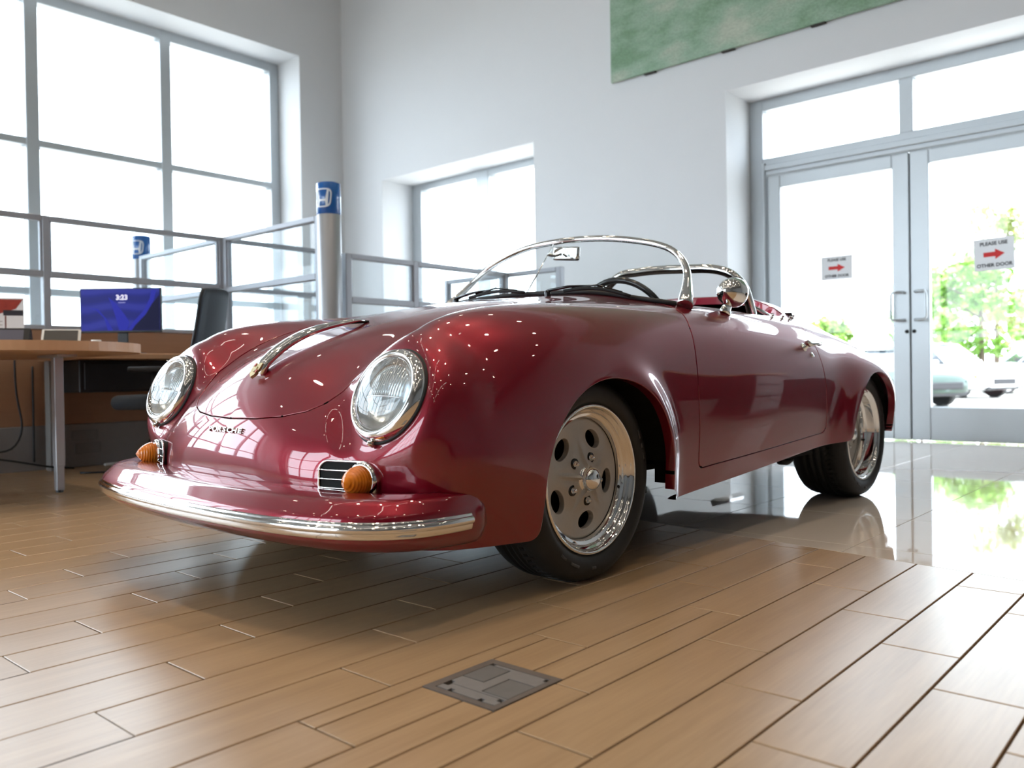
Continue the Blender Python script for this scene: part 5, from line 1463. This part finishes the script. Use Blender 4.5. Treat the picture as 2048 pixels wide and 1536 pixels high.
def tree(x, y, h, R, label, seed, hue=0.0, n=2600, z=-.32):
    rng = random.Random(seed); r = empty('tree', (x, y, z)); tag(r, label, 'tree', 'trees beyond the car park')
    MB().tube([(0, 0, 0), (.06, .02, h*.3), (.02, .05, h*.62), (.05, 0, h*.85)], [.16, .12, .08, .03], 8).build('trunk', mat('bark', (.16, .12, .09), rough=.9, noise=.4, nscale=12), r)
    for k in range(6):
        a = rng.random()*6.28; z0 = h*(.30+.09*k); MB().tube([(0, 0, z0), (R*.35*math.cos(a), R*.35*math.sin(a), z0+h*.10), (R*.7*math.cos(a), R*.7*math.sin(a), z0+h*.17)], [.06, .04, .015], 6).build('branch', MATS['bark'], r)
    cl = []
    for k in range(26):
        a = rng.random()*6.28; t = rng.random(); rr = R*math.sqrt(rng.random())*(1-.45*abs(2*t-.8)); cl.append((rr*math.cos(a), rr*math.sin(a), h*(.30+.68*t), R*(.22+.16*rng.random())))
    V = []; F = []
    for i in range(n):
        c = cl[rng.randrange(len(cl))]; u = rng.gauss(0, 1), rng.gauss(0, 1), rng.gauss(0, 1); l = math.sqrt(sum(q*q for q in u))+1e-6; q = c[3]*rng.random()**.4
        p = Vector((c[0]+u[0]/l*q, c[1]+u[1]/l*q, c[2]+u[2]/l*q*.85)); s_ = .10+.12*rng.random()
        d1 = Vector((rng.gauss(0, 1), rng.gauss(0, 1), rng.gauss(0, .6))).normalized(); d2 = d1.cross(Vector((rng.gauss(0, 1), rng.gauss(0, 1), rng.gauss(0, 1)))).normalized(); b = len(V)
        V += [p-d1*s_, p-d2*s_*.55, p+d1*s_, p+d2*s_*.55]; F.append((b, b+1, b+2, b+3))
    g = (.20+.10*hue, .40-.06*hue, .045+.02*hue)
    m = mat('leaves_%d' % seed, g, rough=.55, color2=(g[0]*.55, g[1]*.6, g[2]*.6), nscale=1.5)
    b = m.node_tree.nodes['Principled BSDF']; b.inputs['Transmission Weight'].default_value = .25
    o = MB().add(V, F).build('foliage', m, r); o['kind'] = 'stuff'
tree(-8.2, 38.0, 5.2, 2.3, 'young bright green tree behind the parked cars', 3)
tree(-10.0, 49.8, 9.4, 2.6, 'tall darker tree rising above the young trees', 5, .9)
tree(-4.4, 42.0, 5.6, 1.9, 'bright green tree beyond the silver white car', 8, .2)
tree(-4.4, 53.3, 9.4, 2.8, 'tall tree at the far edge of the car park', 11, .8)
tree(-11.9, 43.2, 5.6, 1.9, 'bright green tree rising behind the dark green car', 13, .1)
tree(-17.5, 46.0, 3.6, 1.6, 'low green shrub-like tree seen behind the tail of the red car', 17, .2)
for x, y, lab in ((-10.9, 46.0, 'slim white lamp post beyond the parked cars'), (-13.6, 49.5, 'second slim white lamp post near the tall tree')):
    r = empty('lamp_post', (x, y, -.32)); tag(r, lab, 'lamp post'); MB().tube([(0, 0, 0), (0, 0, 6.2)], [.09, .06], 10).build('pole', mat('post_white', (.75, .76, .78), rough=.5), r)
    MB().bbox(-.35, .1, -.09, .09, 6.18, 6.28, .02, 1).build('lamp_head', MATS['post_white'], r)
